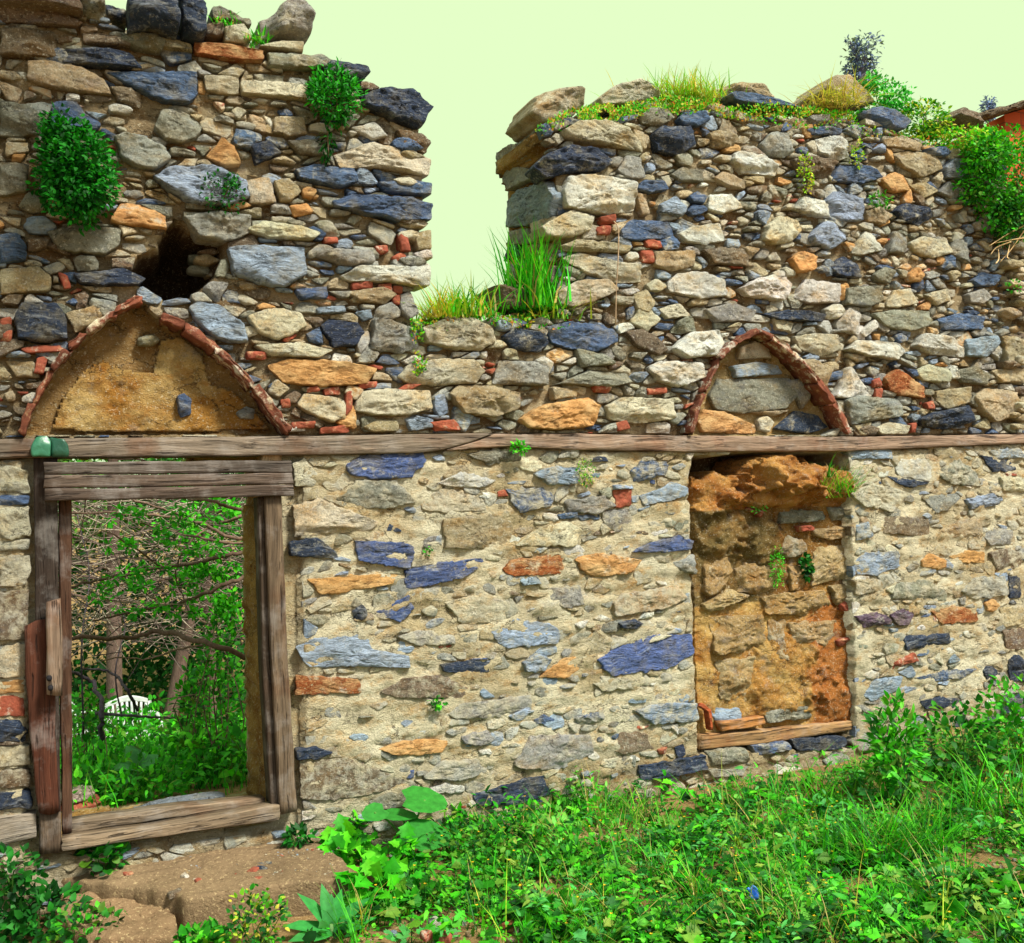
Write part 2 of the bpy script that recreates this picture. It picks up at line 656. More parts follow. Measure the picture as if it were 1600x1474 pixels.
def smooth_path(p, k=4):
    p = np.asarray(p, float)
    out = []
    for i in range(len(p) - 1):
        p0, p1, p2, p3 = p[max(i - 1, 0)], p[i], p[i + 1], p[min(i + 2, len(p) - 1)]
        for j in range(k):
            t = j / k
            out.append(0.5 * (2 * p1 + (p2 - p0) * t + (2 * p0 - 5 * p1 + 4 * p2 - p3) * t * t + (3 * p1 - p0 - 3 * p2 + p3) * t ** 3))
    out.append(p[-1])
    return np.array(out)


OV_T = [(0, 0), (.28, -.5), (.28, 0), (.28, .5), (.66, -.42), (.66, 0), (.66, .42), (1, 0)]
OV_F = [(0, 2, 1), (0, 3, 2), (1, 2, 5, 4), (2, 3, 6, 5), (4, 5, 7), (5, 6, 7)]
RD_T = [(0.1, 0), (0, -.3), (.25, -.52), (.6, -.5), (.93, -.25), (1, 0), (.93, .25), (.6, .5), (.25, .52), (0, .3), (.5, 0)]
RD_F = [(10, 0, 1), (10, 1, 2), (10, 2, 3), (10, 3, 4), (10, 4, 5), (10, 5, 6), (10, 6, 7), (10, 7, 8), (10, 8, 9), (10, 9, 0)]
LB_T = [(0, 0), (.05, -.28), (.28, -.30), (.3, -.56), (.52, -.34), (.62, -.5), (.78, -.2), (1, 0), (.78, .2), (.62, .5), (.52, .34), (.3, .56), (.28, .30), (.05, .28), (.5, 0)]
LB_F = [(14, i, i + 1) for i in range(13)] + [(14, 13, 0)]
BL_T = [(0, -.5), (0, .5), (.35, -.45), (.35, .45), (.7, -.3), (.7, .3), (1, 0)]
BL_F = [(0, 1, 3, 2), (2, 3, 5, 4), (4, 5, 6)]
SHAPES = {'ovate': (OV_T, OV_F), 'round': (RD_T, RD_F), 'lobed': (LB_T, LB_F), 'blade': (BL_T, BL_F)}


def unit(a):
    a = np.asarray(a, float)
    return a / (np.linalg.norm(a, axis=-1, keepdims=True) + 1e-9)


def leaves(mb, base, d, nrm, L, W, tint, shape='ovate', bend=0.25, fold=0.18, mat=0, jit=0.25):
    base = np.atleast_2d(np.asarray(base, float))
    N = len(base)
    d = unit(np.broadcast_to(d, (N, 3)))
    nrm = np.broadcast_to(nrm, (N, 3))
    side = unit(np.cross(d, nrm))
    nrm = unit(np.cross(side, d))
    L = np.broadcast_to(L, (N,))
    W = np.broadcast_to(W, (N,))
    bend = np.broadcast_to(bend, (N,))
    T, F = SHAPES[shape]
    T = np.array(T)
    nv = len(T)
    t, s = T[:, 0], T[:, 1]
    V = (base[:, None] + d[:, None] * (L[:, None] * t)[..., None] + side[:, None] * (W[:, None] * s)[..., None]
         + nrm[:, None] * (fold * W[:, None] * np.abs(s) - bend[:, None] * L[:, None] * t ** 2)[..., None])
    tint = np.broadcast_to(np.asarray(tint, float), (N, 3)) * (1 + RNG.uniform(-jit, jit, (N, 1))) * (1 + RNG.uniform(-.08, .08, (N, 3)))
    faces = [tuple(i * nv + q for q in f) for i in range(N) for f in F]
    mb.add(V.reshape(-1, 3), faces, np.repeat(np.clip(tint, 0, 1), nv, 0), mat)


def rdir(n, up=0.0):
    v = RNG.normal(size=(n, 3))
    v = unit(v)
    v[:, 2] += up
    return unit(v)


def pick(cols, n):
    c = np.array([lin(x) for x in cols])
    return c[RNG.integers(0, len(c), n)]


GRN = [(38, 126, 18), (56, 156, 24), (26, 98, 16), (80, 172, 30), (88, 138, 34)]
DKG = [(20, 84, 22), (28, 106, 28), (14, 64, 18), (38, 124, 32)]
YEL = [(150, 200, 40), (180, 205, 60), (120, 196, 30), (205, 190, 70)]
BRT = [(76, 194, 26), (56, 172, 22), (100, 210, 36), (42, 146, 18)]


def bush_leaves(mb, c, r, n, L, cols, shape='ovate', ratio=0.55, up=0.35, lump=0.35, shell=0.55, bend=0.25):
    """leaves through an uneven ellipsoid"""
    c, r = np.asarray(c, float), np.asarray(r, float)
    d = rdir(n)
    rad = RNG.uniform(shell ** 3, 1, n) ** (1 / 3)
    sd = random.uniform(0, 60)
    lf = np.array([noise.noise(Vector(q * 2.2) + Vector((sd, 0, 0))) + 0.5 * noise.noise(Vector(q * 5.1) + Vector((sd, 3, 0))) for q in d])
    rad = rad * (1 + lump * lf)
    pos = c + d * rad[:, None] * r
    dr = unit(d + RNG.normal(size=(n, 3)) * 0.6 + np.array([0, 0, up]))
    nm = unit(d * 0.5 + np.array([0, -0.25, 0.9]) + RNG.normal(size=(n, 3)) * 0.35)
    Ls = L * RNG.uniform(0.6, 1.3, n)
    leaves(mb, pos, dr, nm, Ls, Ls * ratio, pick(cols, n), shape, bend)
    return pos


def stems(mb, root, pos, k, rad, tint):
    idx = RNG.choice(len(pos), min(k, len(pos)), replace=False)
    root = np.asarray(root, float)
    for i in idx:
        e = pos[i]
        mid = root * 0.5 + e * 0.5 + RNG.normal(size=3) * 0.12 * np.linalg.norm(e - root) + np.array([0, 0, 0.05 * np.linalg.norm(e - root)])
        tube(mb, smooth_path([root, mid, e], 3), np.linspace(rad, rad * 0.3, 7), tint, 4)


def blades(mb, base, n, L, W, cols, spread=0.35, rx=0.05, ry=0.03, lean=(0, 0, 0), bend=(0.1, 0.55), kind_mat=0):
    base = np.asarray(base, float)
    b = base + np.stack([RNG.normal(size=n) * rx, RNG.normal(size=n) * ry, np.zeros(n)], 1)
    az = RNG.uniform(0, 2 * math.pi, n)
    out = np.stack([np.cos(az), np.sin(az), np.zeros(n)], 1)
    d = unit(np.array([0, 0, 1.0]) + out * (RNG.uniform(0, 1, n) * spread)[:, None] + np.array(lean))
    Ls = L * RNG.uniform(0.45, 1.15, n)
    # the blade's normal points against its lean, so the bend droops outwards
    nm = unit(-out + np.array([0, 0, 0.35]))
    leaves(mb, b, d, nm, Ls, W * RNG.uniform(0.6, 1.3, n), pick(cols, n), 'blade', RNG.uniform(*bend, n), 0.12, kind_mat)
# ------------------------------------------------------------------ the stones, outlines measured on the photograph (photo pixels)
UPPER = """
N|0,45 86,50 88,92 0,88
N|-5,8 90,18 130,38 122,44 20,36 -5,34
N|128,48 200,58 205,74 130,68
D|93,80 150,77 200,83 222,110 160,106 98,98
T|42,97 70,95 130,107 165,128 176,150 130,146 75,138 42,125
B|165,114 250,114 308,114 309,150 295,163 255,160 212,140
T|208,53 262,58 300,70 300,82 240,74 208,67
X|302,66 360,70 412,80 411,97 360,95 305,84
C|318,119 345,118 373,124 372,147 340,146 322,140
C|374,127 420,127 480,134 482,156 430,152 376,147
E|0,158 40,165 68,185 62,212 0,214
B|80,163 120,160 135,180 160,195 150,205 75,202
E|241,200 250,175 272,168 300,183 316,200 308,216 285,225 255,220
G|178,215 192,208 225,215 255,230 268,250 245,265 210,262 192,250
O|322,245 345,217 365,230 379,259 350,262
L|240,276 265,262 330,261 385,284 388,310 350,325 300,320 265,300
O|170,345 190,317 230,322 258,340 260,359 230,356 185,351
G|285,340 330,332 392,338 390,365 355,379 310,371
E|0,254 45,258 42,300 0,306
E|74,362 110,352 190,357 186,385 165,399 95,392
B|0,367 30,366 42,385 40,409 0,412
T|0,420 60,416 80,432 78,456 0,461
D|113,429 150,425 190,419 230,435 220,445 160,447 125,443
L|355,388 380,384 475,387 478,430 445,450 410,446 365,430
L|294,480 310,472 345,478 380,510 386,535 355,536 325,521 300,496
D|22,490 35,475 85,473 102,490 107,530 60,537 28,530
C|385,495 410,484 440,482 470,490 477,510 455,526 430,532 400,516
D|500,510 512,499 560,504 570,520 555,541 520,544
B|478,522 500,510 505,540 482,535
W|557,540 565,520 575,517 579,535 561,556
G|582,498 610,502 650,514 653,545 620,553 577,548
C|655,514 690,500 740,497 768,515 774,536 750,549 700,546 665,536
O|418,571 450,560 540,566 588,576 575,600 500,605 440,598
C|619,590 640,567 690,560 740,562 756,580 745,599 690,603 640,601
G|768,600 780,564 835,565 856,575 853,603 800,601
C|462,633 475,615 510,619 538,625 540,655 515,661 480,646
C|551,641 565,612 600,607 670,611 674,640 630,651 580,649
T|700,615 715,602 770,602 808,615 809,640 770,653 720,646
L|677,618 698,615 700,645 685,654 677,640
L|631,655 650,648 677,655 675,669 640,674
T|565,668 590,655 620,658 622,674 585,676
O|808,656 850,632 920,621 939,635 928,666 870,673 820,669
C|946,635 970,621 1050,624 1056,655 1000,663 950,656
E|868,601 920,579 980,584 986,598 950,606 900,602
W|1010,574 1030,564 1095,567 1098,590 1060,606 1025,596
W|1047,546 1075,520 1120,516 1131,530 1115,556 1070,561
N|975,519 1000,514 1025,527 1042,548 1030,556 990,541
D|783,526 800,512 850,519 857,535 845,551 800,546
B|848,511 890,502 945,509 961,535 930,551 890,546 862,536
L|775,502 795,499 806,512 790,520 776,516
E|830,500 850,494 864,508 845,514
C|350,44 380,36 396,58 385,68 352,64
C|404,72 440,63 475,67 473,83 420,75
E|418,83 470,84 495,90 513,105 480,109 418,106
D|519,94 545,100 575,104 577,115 560,127 530,118 500,108
D|565,151 600,141 640,143 673,172 660,196 650,203 610,186 565,166
T|428,184 475,182 480,210 450,215 424,208
W|548,200 585,191 606,215 580,218
C|520,243 580,224 640,234 673,250 669,276 600,263 530,263
N|618,204 660,209 673,222 666,240 628,229
B|462,266 490,257 555,264 559,285 535,293 490,286 465,279
D|388,228 420,221 441,240 400,256
E|448,222 500,219 511,246 468,241
B|590,286 640,280 675,287 673,305 640,304 600,299
B|516,316 550,304 640,311 673,322 671,346 620,348 560,333 520,322
C|387,281 420,277 433,319 389,319
T|427,281 450,278 471,299 455,316 436,317
O|470,298 480,290 496,298 488,310 474,309
O|450,323 480,317 491,333 460,339
C|384,359 410,347 470,354 501,365 490,376 420,373
G|494,401 520,389 580,392 586,411 540,416
W|529,433 560,417 620,415 671,412 669,450 630,446 580,441 545,441
W|645,396 673,388 675,404 655,408
T|648,364 672,360 673,390 652,392
T|540,456 600,449 620,461 600,476 560,471
G|625,461 640,454 653,490 640,501 625,486
B|460,453 510,448 512,466 470,469
L|493,481 538,478 540,489 495,491
L|555,488 578,483 583,498 568,502
C|875,206 900,192 940,189 975,202 1000,224 1004,239 960,229 910,223 880,216
D|833,261 850,244 885,229 930,234 956,255 940,269 890,271 850,279
W|875,301 885,277 925,274 990,287 991,331 950,336 880,326
C|842,356 880,334 895,329 926,340 921,361 890,373 850,371
B|967,361 985,344 1045,347 1051,371 1000,378 970,373
W|1057,366 1080,354 1125,349 1133,376 1100,384 1070,379
D|1017,211 1030,199 1075,199 1084,226 1065,243 1025,236
E|998,181 1020,168 1045,171 1053,186 1030,198 1003,194
B|1060,186 1068,176 1100,175 1107,190 1090,199 1065,196
T|1102,210 1125,203 1150,215 1145,232 1112,231
W|1139,251 1150,237 1190,244 1213,260 1211,276 1160,271
G|964,266 980,242 1000,249 1008,279 985,281
E|1048,272 1065,262 1098,268 1096,285 1062,284
B|993,296 1005,282 1035,283 1042,298 1015,303
T|1113,279 1130,268 1162,283 1164,296 1135,293
L|1027,321 1055,307 1071,325 1065,339 1030,334
W|1104,326 1110,304 1140,304 1161,325 1125,336
T|994,303 1010,303 1014,336 1000,338
B|1074,308 1090,299 1104,307 1100,319 1080,317
T|872,386 900,375 950,379 986,385 981,396 880,393
C|877,403 905,395 960,409 999,415 1001,441 960,443 910,426
T|1021,394 1085,391 1086,415 1050,426 1022,416
N|1096,391 1130,387 1171,390 1169,416 1110,413
W|1042,441 1060,427 1090,424 1131,438 1134,463 1090,468 1045,456
C|869,456 900,439 950,437 964,455 930,471 895,481 872,476
W|1154,451 1180,435 1225,434 1234,450 1220,471 1165,464
C|1029,483 1060,474 1078,495 1040,499
C|1009,445 1025,436 1041,447 1030,457 1012,455
T|990,460 1010,452 1021,475 1010,491 993,484
G|1099,484 1140,474 1181,485 1176,501 1120,504
D|1189,491 1240,484 1289,492 1286,503 1210,501
G|1189,226 1205,207 1228,209 1238,238 1225,248 1195,239
W|1273,218 1300,212 1318,217 1324,248 1295,253 1280,241
B|1297,283 1310,259 1355,261 1373,280 1345,288
B|1258,203 1285,197 1312,205 1308,213 1265,211
T|1394,241 1420,235 1460,244 1471,265 1440,279 1405,261
L|1472,263 1485,249 1530,254 1538,281 1475,279
T|1379,219 1410,212 1440,227 1436,237 1385,229
B|1442,234 1470,231 1491,243 1470,247 1445,243
O|1377,281 1395,269 1412,274 1419,299 1390,301
N|1234,251 1260,244 1306,254 1291,279 1250,279
L|1287,316 1300,299 1345,311 1346,346 1315,346 1290,336
W|1239,326 1255,307 1290,314 1291,341 1255,334
D|1394,331 1410,319 1440,324 1456,340 1435,353 1410,346
T|1350,330 1375,323 1392,338 1380,351 1353,348
C|1189,376 1195,354 1215,339 1245,344 1251,360 1235,379 1210,383
L|1262,371 1285,347 1305,351 1323,375 1295,391 1265,381
W|1329,396 1350,361 1360,364 1379,391 1350,399
G|1384,396 1395,362 1416,366 1411,396
C|1417,381 1440,369 1480,377 1486,396 1455,404 1430,396
G|1481,396 1490,374 1506,379 1509,413
G|1464,301 1480,284 1501,305 1490,314
T|1420,290 1445,284 1463,300 1440,312
G|1519,350 1540,339 1566,350 1550,362 1525,360
O|1234,406 1250,393 1278,400 1271,424 1245,426
D|1297,416 1315,401 1340,414 1341,436 1305,431
E|1364,430 1380,417 1396,425 1390,443 1370,441
W|1180,441 1205,429 1226,455 1185,469
W|1239,466 1258,436 1310,444 1312,473 1260,475
E|1318,451 1380,446 1376,471 1355,481 1319,476
C|1384,479 1395,454 1420,451 1431,475 1400,483
C|1441,461 1480,451 1486,470 1465,477
G|1510,460 1535,450 1549,465 1530,477 1512,473
O|1414,430 1430,418 1441,430 1435,442 1418,440
B|1517,439 1535,426 1560,431 1551,448 1525,448
W|1304,506 1325,482 1344,491 1341,524 1310,516
E|1361,491 1400,483 1453,487 1451,509 1420,519 1380,511
B|1464,499 1500,489 1536,496 1531,516 1475,516
W|1345,520 1365,499 1372,510 1352,527
C|1239,526 1270,521 1306,524 1311,546 1285,558 1250,546
W|1321,546 1340,531 1405,536 1413,550 1400,563 1350,556
W|1427,541 1440,522 1485,526 1506,545 1506,559 1450,553
L|1506,531 1555,524 1561,535 1540,559 1510,556
T|1562,522 1590,520 1594,566 1566,570
W|1302,621 1325,572 1346,600 1361,619 1320,623
X|1379,591 1400,577 1441,605 1441,623 1410,619 1385,611
C|1428,580 1450,569 1486,577 1480,598 1440,596
E|1489,580 1520,573 1546,585 1540,601 1505,598
T|1549,580 1575,573 1600,578 1600,599 1560,598
T|1459,612 1516,604 1513,629 1480,641 1461,626
T|1519,620 1540,607 1586,611 1581,650 1550,661 1530,641
G|1317,625 1340,619 1404,624 1406,651 1330,664
D|1431,656 1460,644 1510,634 1516,660 1480,671 1440,666
C|1367,668 1390,659 1421,666 1415,679 1375,679
N|1334,672 1355,664 1371,670 1365,681 1338,681
T|100,490 150,478 190,480 160,500 118,520
C|396,540 470,535 520,548 500,560 420,556
C|1205,495 1240,505 1235,520 1210,515
T|1236,565 1268,560 1300,575 1290,610 1265,580
C|1000,470 1030,500 1010,520 985,505
E|900,545 940,552 960,570 905,575
T|860,605 905,606 900,620 862,626
R|548,442 582,440 583,451 550,454
R|590,444 611,443 612,456 591,456
R|612,447 629,449 628,461 613,459
R|611,462 626,460 624,478 613,476
R|505,371 528,370 529,380 507,381
R|620,366 636,364 641,394 625,395
R|585,385 605,383 607,395 588,397
R|610,402 630,394 638,408 620,414
R|478,606 497,603 500,612 480,614
R|505,608 530,604 532,617 508,618
R|540,612 552,610 550,640 538,652
R|560,598 590,596 588,606 562,608
R|615,612 640,597 660,600 640,610
R|438,624 452,622 454,637 440,638
R|455,660 492,658 492,669 455,671
R|500,668 545,664 546,676 500,678
R|384,550 415,548 416,562 385,562
R|915,588 940,592 938,604 918,602
R|925,600 955,605 950,615 930,613
R|1010,607 1040,605 1041,615 1012,617
R|935,340 960,335 962,350 938,352
R|930,355 955,352 952,368 932,368
R|1000,392 1020,390 1021,412 1003,411
R|1005,375 1045,378 1043,388 1008,388
R|960,662 980,655 985,670 965,674
R|1360,595 1375,590 1376,605 1362,606
R|1365,607 1378,606 1376,625 1364,622
R|1420,662 1432,660 1431,676 1421,676
R|1445,630 1458,626 1459,640 1447,640
R|0,498 18,495 18,512 0,515
R|0,520 20,516 18,535 0,538
R|30,545 60,540 100,540 98,550 40,553
R|58,558 76,556 68,585 52,584
R|90,425 105,430 112,450 100,452
R|195,470 218,462 224,475 200,480
R|670,660 710,655 720,672 680,674
R|300,30 306,28 310,40 300,42
"""
LOWER = """
U|540,727 555,714 610,707 660,703 666,720 640,746 580,749 548,743
C|457,725 475,717 498,740 490,761 461,759
C|459,790 500,779 560,804 591,815 575,831 459,839
E|524,781 560,749 620,751 651,785 600,797 560,791
C|654,775 700,764 755,779 761,798 690,801 661,798
W|680,756 720,736 776,750 760,761 700,761
E|726,711 770,702 816,710 811,723 760,726
B|789,762 850,762 865,775 863,790 810,804 800,786
T|689,812 760,804 801,815 796,850 775,861 694,856
U|551,844 640,849 649,868 639,889 600,884 561,876
D|454,845 500,841 522,859 529,873 480,871 454,869
U|632,891 700,879 750,872 758,880 720,906 640,921 631,906
O|478,905 560,899 628,896 611,912 540,926 500,929
X|782,891 800,874 850,869 879,861 881,896 800,902
C|804,853 840,824 885,814 909,830 896,854
O|899,870 940,864 1001,875 986,896 930,903 904,891
U|987,863 1010,849 1060,837 1083,845 1076,859 1030,864
T|956,946 970,927 1020,921 1058,914 1073,935 1040,951 960,964
U|589,956 620,939 640,927 646,950 626,973 599,963
D|549,955 565,944 576,960 566,972 552,967
L|764,986 800,967 860,974 874,985 871,1006 790,1013 774,1001
D|964,972 990,966 1004,974 990,984 967,981
L|461,1011 490,997 570,991 581,1015 641,1025 641,1043 560,1041 480,1043
D|686,1038 720,1033 766,1030 766,1050 730,1053 690,1050
X|461,1055 560,1061 566,1083 464,1086
N|594,1081 630,1059 690,1054 731,1075 726,1091 650,1091 609,1089
U|931,1031 970,1009 1010,994 1080,991 1086,1022 1040,1046 950,1057 939,1041
C|924,1068 950,1056 1000,1062 990,1077 940,1081
O|839,1059 870,1034 900,1024 906,1045 880,1061
L|814,1035 840,1022 862,1030 850,1050 820,1050
L|992,1111 1030,1097 1090,1099 1091,1126 1020,1133
B|896,1121 940,1109 946,1131 900,1133
B|834,1125 850,1116 873,1122 860,1131 838,1131
G|699,1116 720,1099 830,1086 829,1106 780,1121 709,1123
G|802,1196 830,1149 870,1147 921,1149 926,1176 880,1201 820,1201
N|954,1173 970,1144 1010,1147 1019,1170 980,1179
D|994,1196 1050,1187 1100,1179 1104,1201 1050,1213 999,1219
D|739,1241 800,1221 850,1211 858,1240 800,1259 741,1257
G|659,1216 690,1189 760,1184 761,1206 720,1219
O|589,1171 640,1154 700,1157 691,1176 620,1181
N|467,1189 540,1184 641,1221 600,1236 520,1251 469,1249
D|461,1172 490,1165 520,1175 500,1186 463,1187
E|574,1255 600,1240 660,1232 662,1250 620,1262 580,1264
G|619,995 650,984 710,990 708,1006 650,1009
L|829,741 860,729 905,731 901,756 858,759
B|984,736 1000,721 1043,721 1041,741 990,756
L|997,776 1050,754 1076,762 1071,776 1005,791
C|694,941 760,924 796,945 791,971 720,976
R|958,764 984,762 985,792 960,794
L|957,758 988,757 989,764 957,766
B|870,804 900,800 902,810 872,812
B|900,806 935,802 938,812 905,814
G|940,800 980,795 990,815 965,830 942,822
G|880,782 940,775 962,790 930,805 885,800
G|1050,880 1083,866 1085,898 1060,890
G|855,920 905,915 912,945 880,950 858,940
T|690,745 712,728 735,728 730,745 700,752
C|1010,1005 1030,1000 1050,992 1020,993
G|720,1150 760,1140 775,1155 750,1165 722,1162
W|746,1172 765,1168 768,1178 750,1180
W|670,1232 700,1222 720,1230 705,1240 675,1240
W|1045,1134 1055,1133 1066,1145 1058,1148
W|980,1185 998,1178 1000,1188 982,1192
D|1052,1165 1068,1160 1070,1180 1056,1186
R|1025,1170 1042,1166 1038,1178 1027,1180
L|810,905 838,900 845,912 815,916
G|880,700 905,700 900,716 870,716
D|920,712 945,712 950,722 922,722
L|1324,704 1390,702 1391,717 1330,718
W|1397,736 1405,717 1445,717 1459,738 1451,753 1405,746
D|1387,744 1410,748 1451,755 1420,763 1400,756
E|1459,736 1500,717 1526,740 1531,761 1480,756
C|1326,771 1360,754 1421,770 1391,801 1345,791
G|1439,776 1495,771 1501,778 1481,796 1460,803
L|1504,781 1550,771 1558,790 1515,796
N|1377,809 1450,807 1451,839 1380,833
T|1467,831 1500,811 1534,811 1534,836 1480,841
G|1534,835 1555,824 1580,830 1578,850 1545,853
L|1334,880 1350,863 1400,862 1406,885 1370,899 1338,898
O|1436,876 1450,864 1488,880 1470,891 1439,886
O|1484,870 1510,860 1536,862 1538,880 1500,880
N|1544,865 1565,856 1596,865 1594,888 1555,891
E|1391,936 1400,911 1450,906 1476,925 1478,939
G|1499,925 1520,902 1570,900 1573,930 1520,937
D|1575,900 1592,899 1593,935 1576,936
P|1332,963 1380,954 1391,975 1350,981
P|1389,960 1410,951 1428,958 1420,976 1400,979
X|1454,955 1490,946 1527,955 1525,972 1470,976
O|1536,943 1550,934 1561,945 1550,957 1538,953
D|1409,994 1480,989 1483,1005 1415,1016
R|1392,1036 1425,1019 1431,1032 1395,1046
L|1349,1085 1365,1062 1410,1056 1400,1080 1360,1097
B|1429,1059 1480,1047 1529,1044 1500,1061 1445,1066
D|1436,1095 1460,1089 1501,1092 1490,1107 1445,1108
D|1534,1045 1550,1041 1563,1055 1552,1072 1538,1062
D|1573,1030 1585,1023 1605,1028 1605,1066 1578,1064
D|1487,1130 1500,1117 1516,1130 1510,1149 1490,1147
D|1526,1135 1545,1114 1562,1125 1555,1150 1530,1152
G|1329,1160 1350,1145 1391,1150 1385,1172 1345,1177
G|1286,1190 1300,1174 1320,1179 1346,1205 1320,1210 1300,1222
W|1209,1210 1230,1196 1251,1200 1240,1220 1215,1223
D|1236,1156 1320,1150 1323,1163 1300,1172 1245,1173
B|1174,1166 1230,1158 1233,1170 1180,1182
E|1104,1175 1165,1168 1167,1190 1110,1197
D|1558,1090 1600,1080 1602,1112 1562,1114
L|1335,820 1355,815 1362,838 1338,845
T|1330,905 1375,905 1380,925 1335,930
D|1530,712 1575,718 1590,735 1550,738
L|1545,705 1590,700 1600,716 1552,718
C|1560,745 1600,745 1602,768 1565,768
T|1560,950 1600,945 1602,975 1570,980
N|1565,985 1602,980 1602,1015 1572,1018
G|1100,1200 1140,1203 1170,1196 1160,1212 1110,1214
C|-2,724 44,734 47,772 -2,768
B|-2,774 47,774 46,788 -2,790
C|-2,794 46,790 47,838 20,842 -2,838
E|-2,846 46,842 46,860 -2,862
C|-2,868 46,866 44,915 -2,918
N|-2,924 45,922 44,1000 -2,1002
C|-2,1008 42,1006 40,1055 -2,1058
O|-2,1064 40,1062 38,1082 -2,1084
R|-2,1088 38,1088 38,1118 -2,1120
D|-2,1125 30,1122 44,1140 38,1160 -2,1160
T|-2,1166 45,1164 48,1195 -2,1198
N|-2,1202 48,1202 50,1230 -2,1232
D|-2,1238 50,1236 52,1262 -2,1264
"""
TYMP_R = """
L|1139,573 1180,566 1215,571 1221,585 1145,591
E|1104,621 1120,592 1230,591 1246,615 1225,639 1160,648 1115,641
O|1087,661 1095,640 1130,644 1181,665 1178,678 1095,676
D|1207,671 1240,642 1275,649 1291,668 1260,679
W|1180,655 1195,649 1206,660 1198,676 1184,673
C|1150,545 1175,533 1200,540 1205,560 1150,562
G|1225,595 1250,592 1265,620 1250,640 1240,620
T|1170,645 1235,640 1205,652
"""
TYMP_L = """
B|276,619 286,614 299,624 299,648 282,653 277,640
G|368,645 385,635 398,640 396,655 375,655
E|214,528 240,522 250,534 235,542 216,540
"""
NICHE = """
E|1212,800 1245,796 1279,799 1280,812 1250,818 1210,818
E|1287,793 1332,791 1334,811 1295,814
C|1264,827 1325,820 1324,838 1290,844 1268,838
R|1236,822 1262,819 1263,829 1240,831
G|1207,846 1225,837 1245,842 1251,860 1238,871 1212,868
C|1258,916 1265,854 1320,849 1331,900 1310,905
T|1090,926 1095,884 1130,871 1138,890 1128,926 1105,930
T|1141,890 1160,879 1205,884 1206,920 1180,928 1146,924
T|1224,884 1250,880 1252,922 1228,924
C|1088,943 1135,921 1166,930 1120,951 1100,956
T|1182,933 1230,924 1280,921 1291,945 1265,961 1190,959
C|1288,914 1330,911 1331,940 1300,946
T|1104,963 1185,959 1191,1019 1110,1021
C|1224,972 1300,968 1302,1008 1228,1012
T|1194,965 1220,970 1222,1030 1196,1030
C|1114,1032 1170,1024 1161,1096 1119,1093
E|1184,1106 1255,1100 1260,1120 1190,1127
L|1107,1106 1150,1104 1152,1124 1112,1131
R|1300,930 1328,946 1326,956 1304,954
R|1294,1000 1330,985 1332,996 1300,1010
R|1186,800 1160,792 1158,797 1180,810
"""
REVEAL = """
G|781,240 800,227 840,221 849,235 835,251 800,263 782,259
G|788,272 810,259 840,267 838,281 800,299
L|793,315 810,299 860,284 873,305 866,341 830,353 794,356
C|838,350 868,338 866,372 842,375
G|795,362 830,358 834,380 800,386
D|792,380 812,376 816,400 795,410
T|820,384 864,380 866,410 826,412
G|798,415 830,405 840,430 800,440
N|835,418 868,415 868,445 840,448
C|800,444 862,448 866,475 806,480
"""
# ------------------------------------------------------------------ the wall body
THICK = 0.72
OUTLINE = wallpoly("-60,-160 60,-80 150,8 205,58 300,76 405,92 470,100 512,112 545,132 575,158 655,200 658,232 664,280 664,340 662,400 656,440 640,470 648,506 770,512 872,506 872,480 872,440 874,380 872,330 868,290 868,250 852,222 845,196 890,184 940,192 1000,178 1060,172 1130,172 1200,180 1260,182 1300,180 1350,186 1400,204 1440,220 1500,244 1560,278 1700,330 1700,1420 -60,1600")
DOOR = wallpoly("86,713 416,713 424,1290 92,1330")
REBATE = wallpoly("40,700 472,700 474,1295 40,1345")
NICHE_P = wallpoly("1079,712 1327,708 1336,1168 1092,1176")
HOLE = wallpoly("204,412 224,396 248,388 262,350 285,344 300,357 330,368 352,378 346,420 330,442 300,462 265,472 240,458 212,437")
ARCH_L_PX = [(36, 680), (48, 645), (64, 615), (86, 578), (120, 538), (165, 503), (222, 470), (250, 500), (290, 514), (328, 542), (370, 580), (405, 624), (446, 680)]
ARCH_R_PX = [(1085, 678), (1095, 640), (1110, 602), (1130, 560), (1156, 535), (1186, 519), (1216, 534), (1242, 558), (1266, 586), (1290, 615), (1306, 642), (1324, 680)]
TL = wallpoly(ARCH_L_PX)
TR = wallpoly(ARCH_R_PX)
BEAM_TOP = [(-80, 686), (0, 686), (110, 685), (420, 682), (750, 677), (1000, 680), (1300, 683), (1600, 678), (1680, 677)]
BEAM_BOT = [(-80, 717), (0, 716), (400, 712), (650, 708), (720, 702), (800, 698), (900, 703), (1075, 706), (1330, 705), (1500, 697), (1600, 693), (1680, 692)]
BEAM = wallpoly(BEAM_TOP + BEAM_BOT[::-1])
ZB = P(800, 690)[2]

ST = 0.02
xs = np.arange(-0.35, 7.9, ST)
zs = np.arange(-0.15, 5.4, ST)
GX, GZ = np.meshgrid(xs, zs, indexing='ij')


def fbm(x, z, s, az=1.0, sd=0.0, o=3):
    r, a = 0.0, 1.0
    for k in range(o):
        r += a * noise.noise(Vector((x * s, z * s * az, sd + 7.1 * k)))
        s *= 2.1
        a *= 0.55
    return r


def dist_in(mask, n):
    """how many steps inside the mask (up to n), for soft borders"""
    d = np.zeros(mask.shape)
    m = mask.copy()
    for _ in range(n):
        d += m
        e = m.copy()
        e[1:] &= m[:-1]; e[:-1] &= m[1:]; e[:, 1:] &= m[:, :-1]; e[:, :-1] &= m[:, 1:]
        m = e
    return d


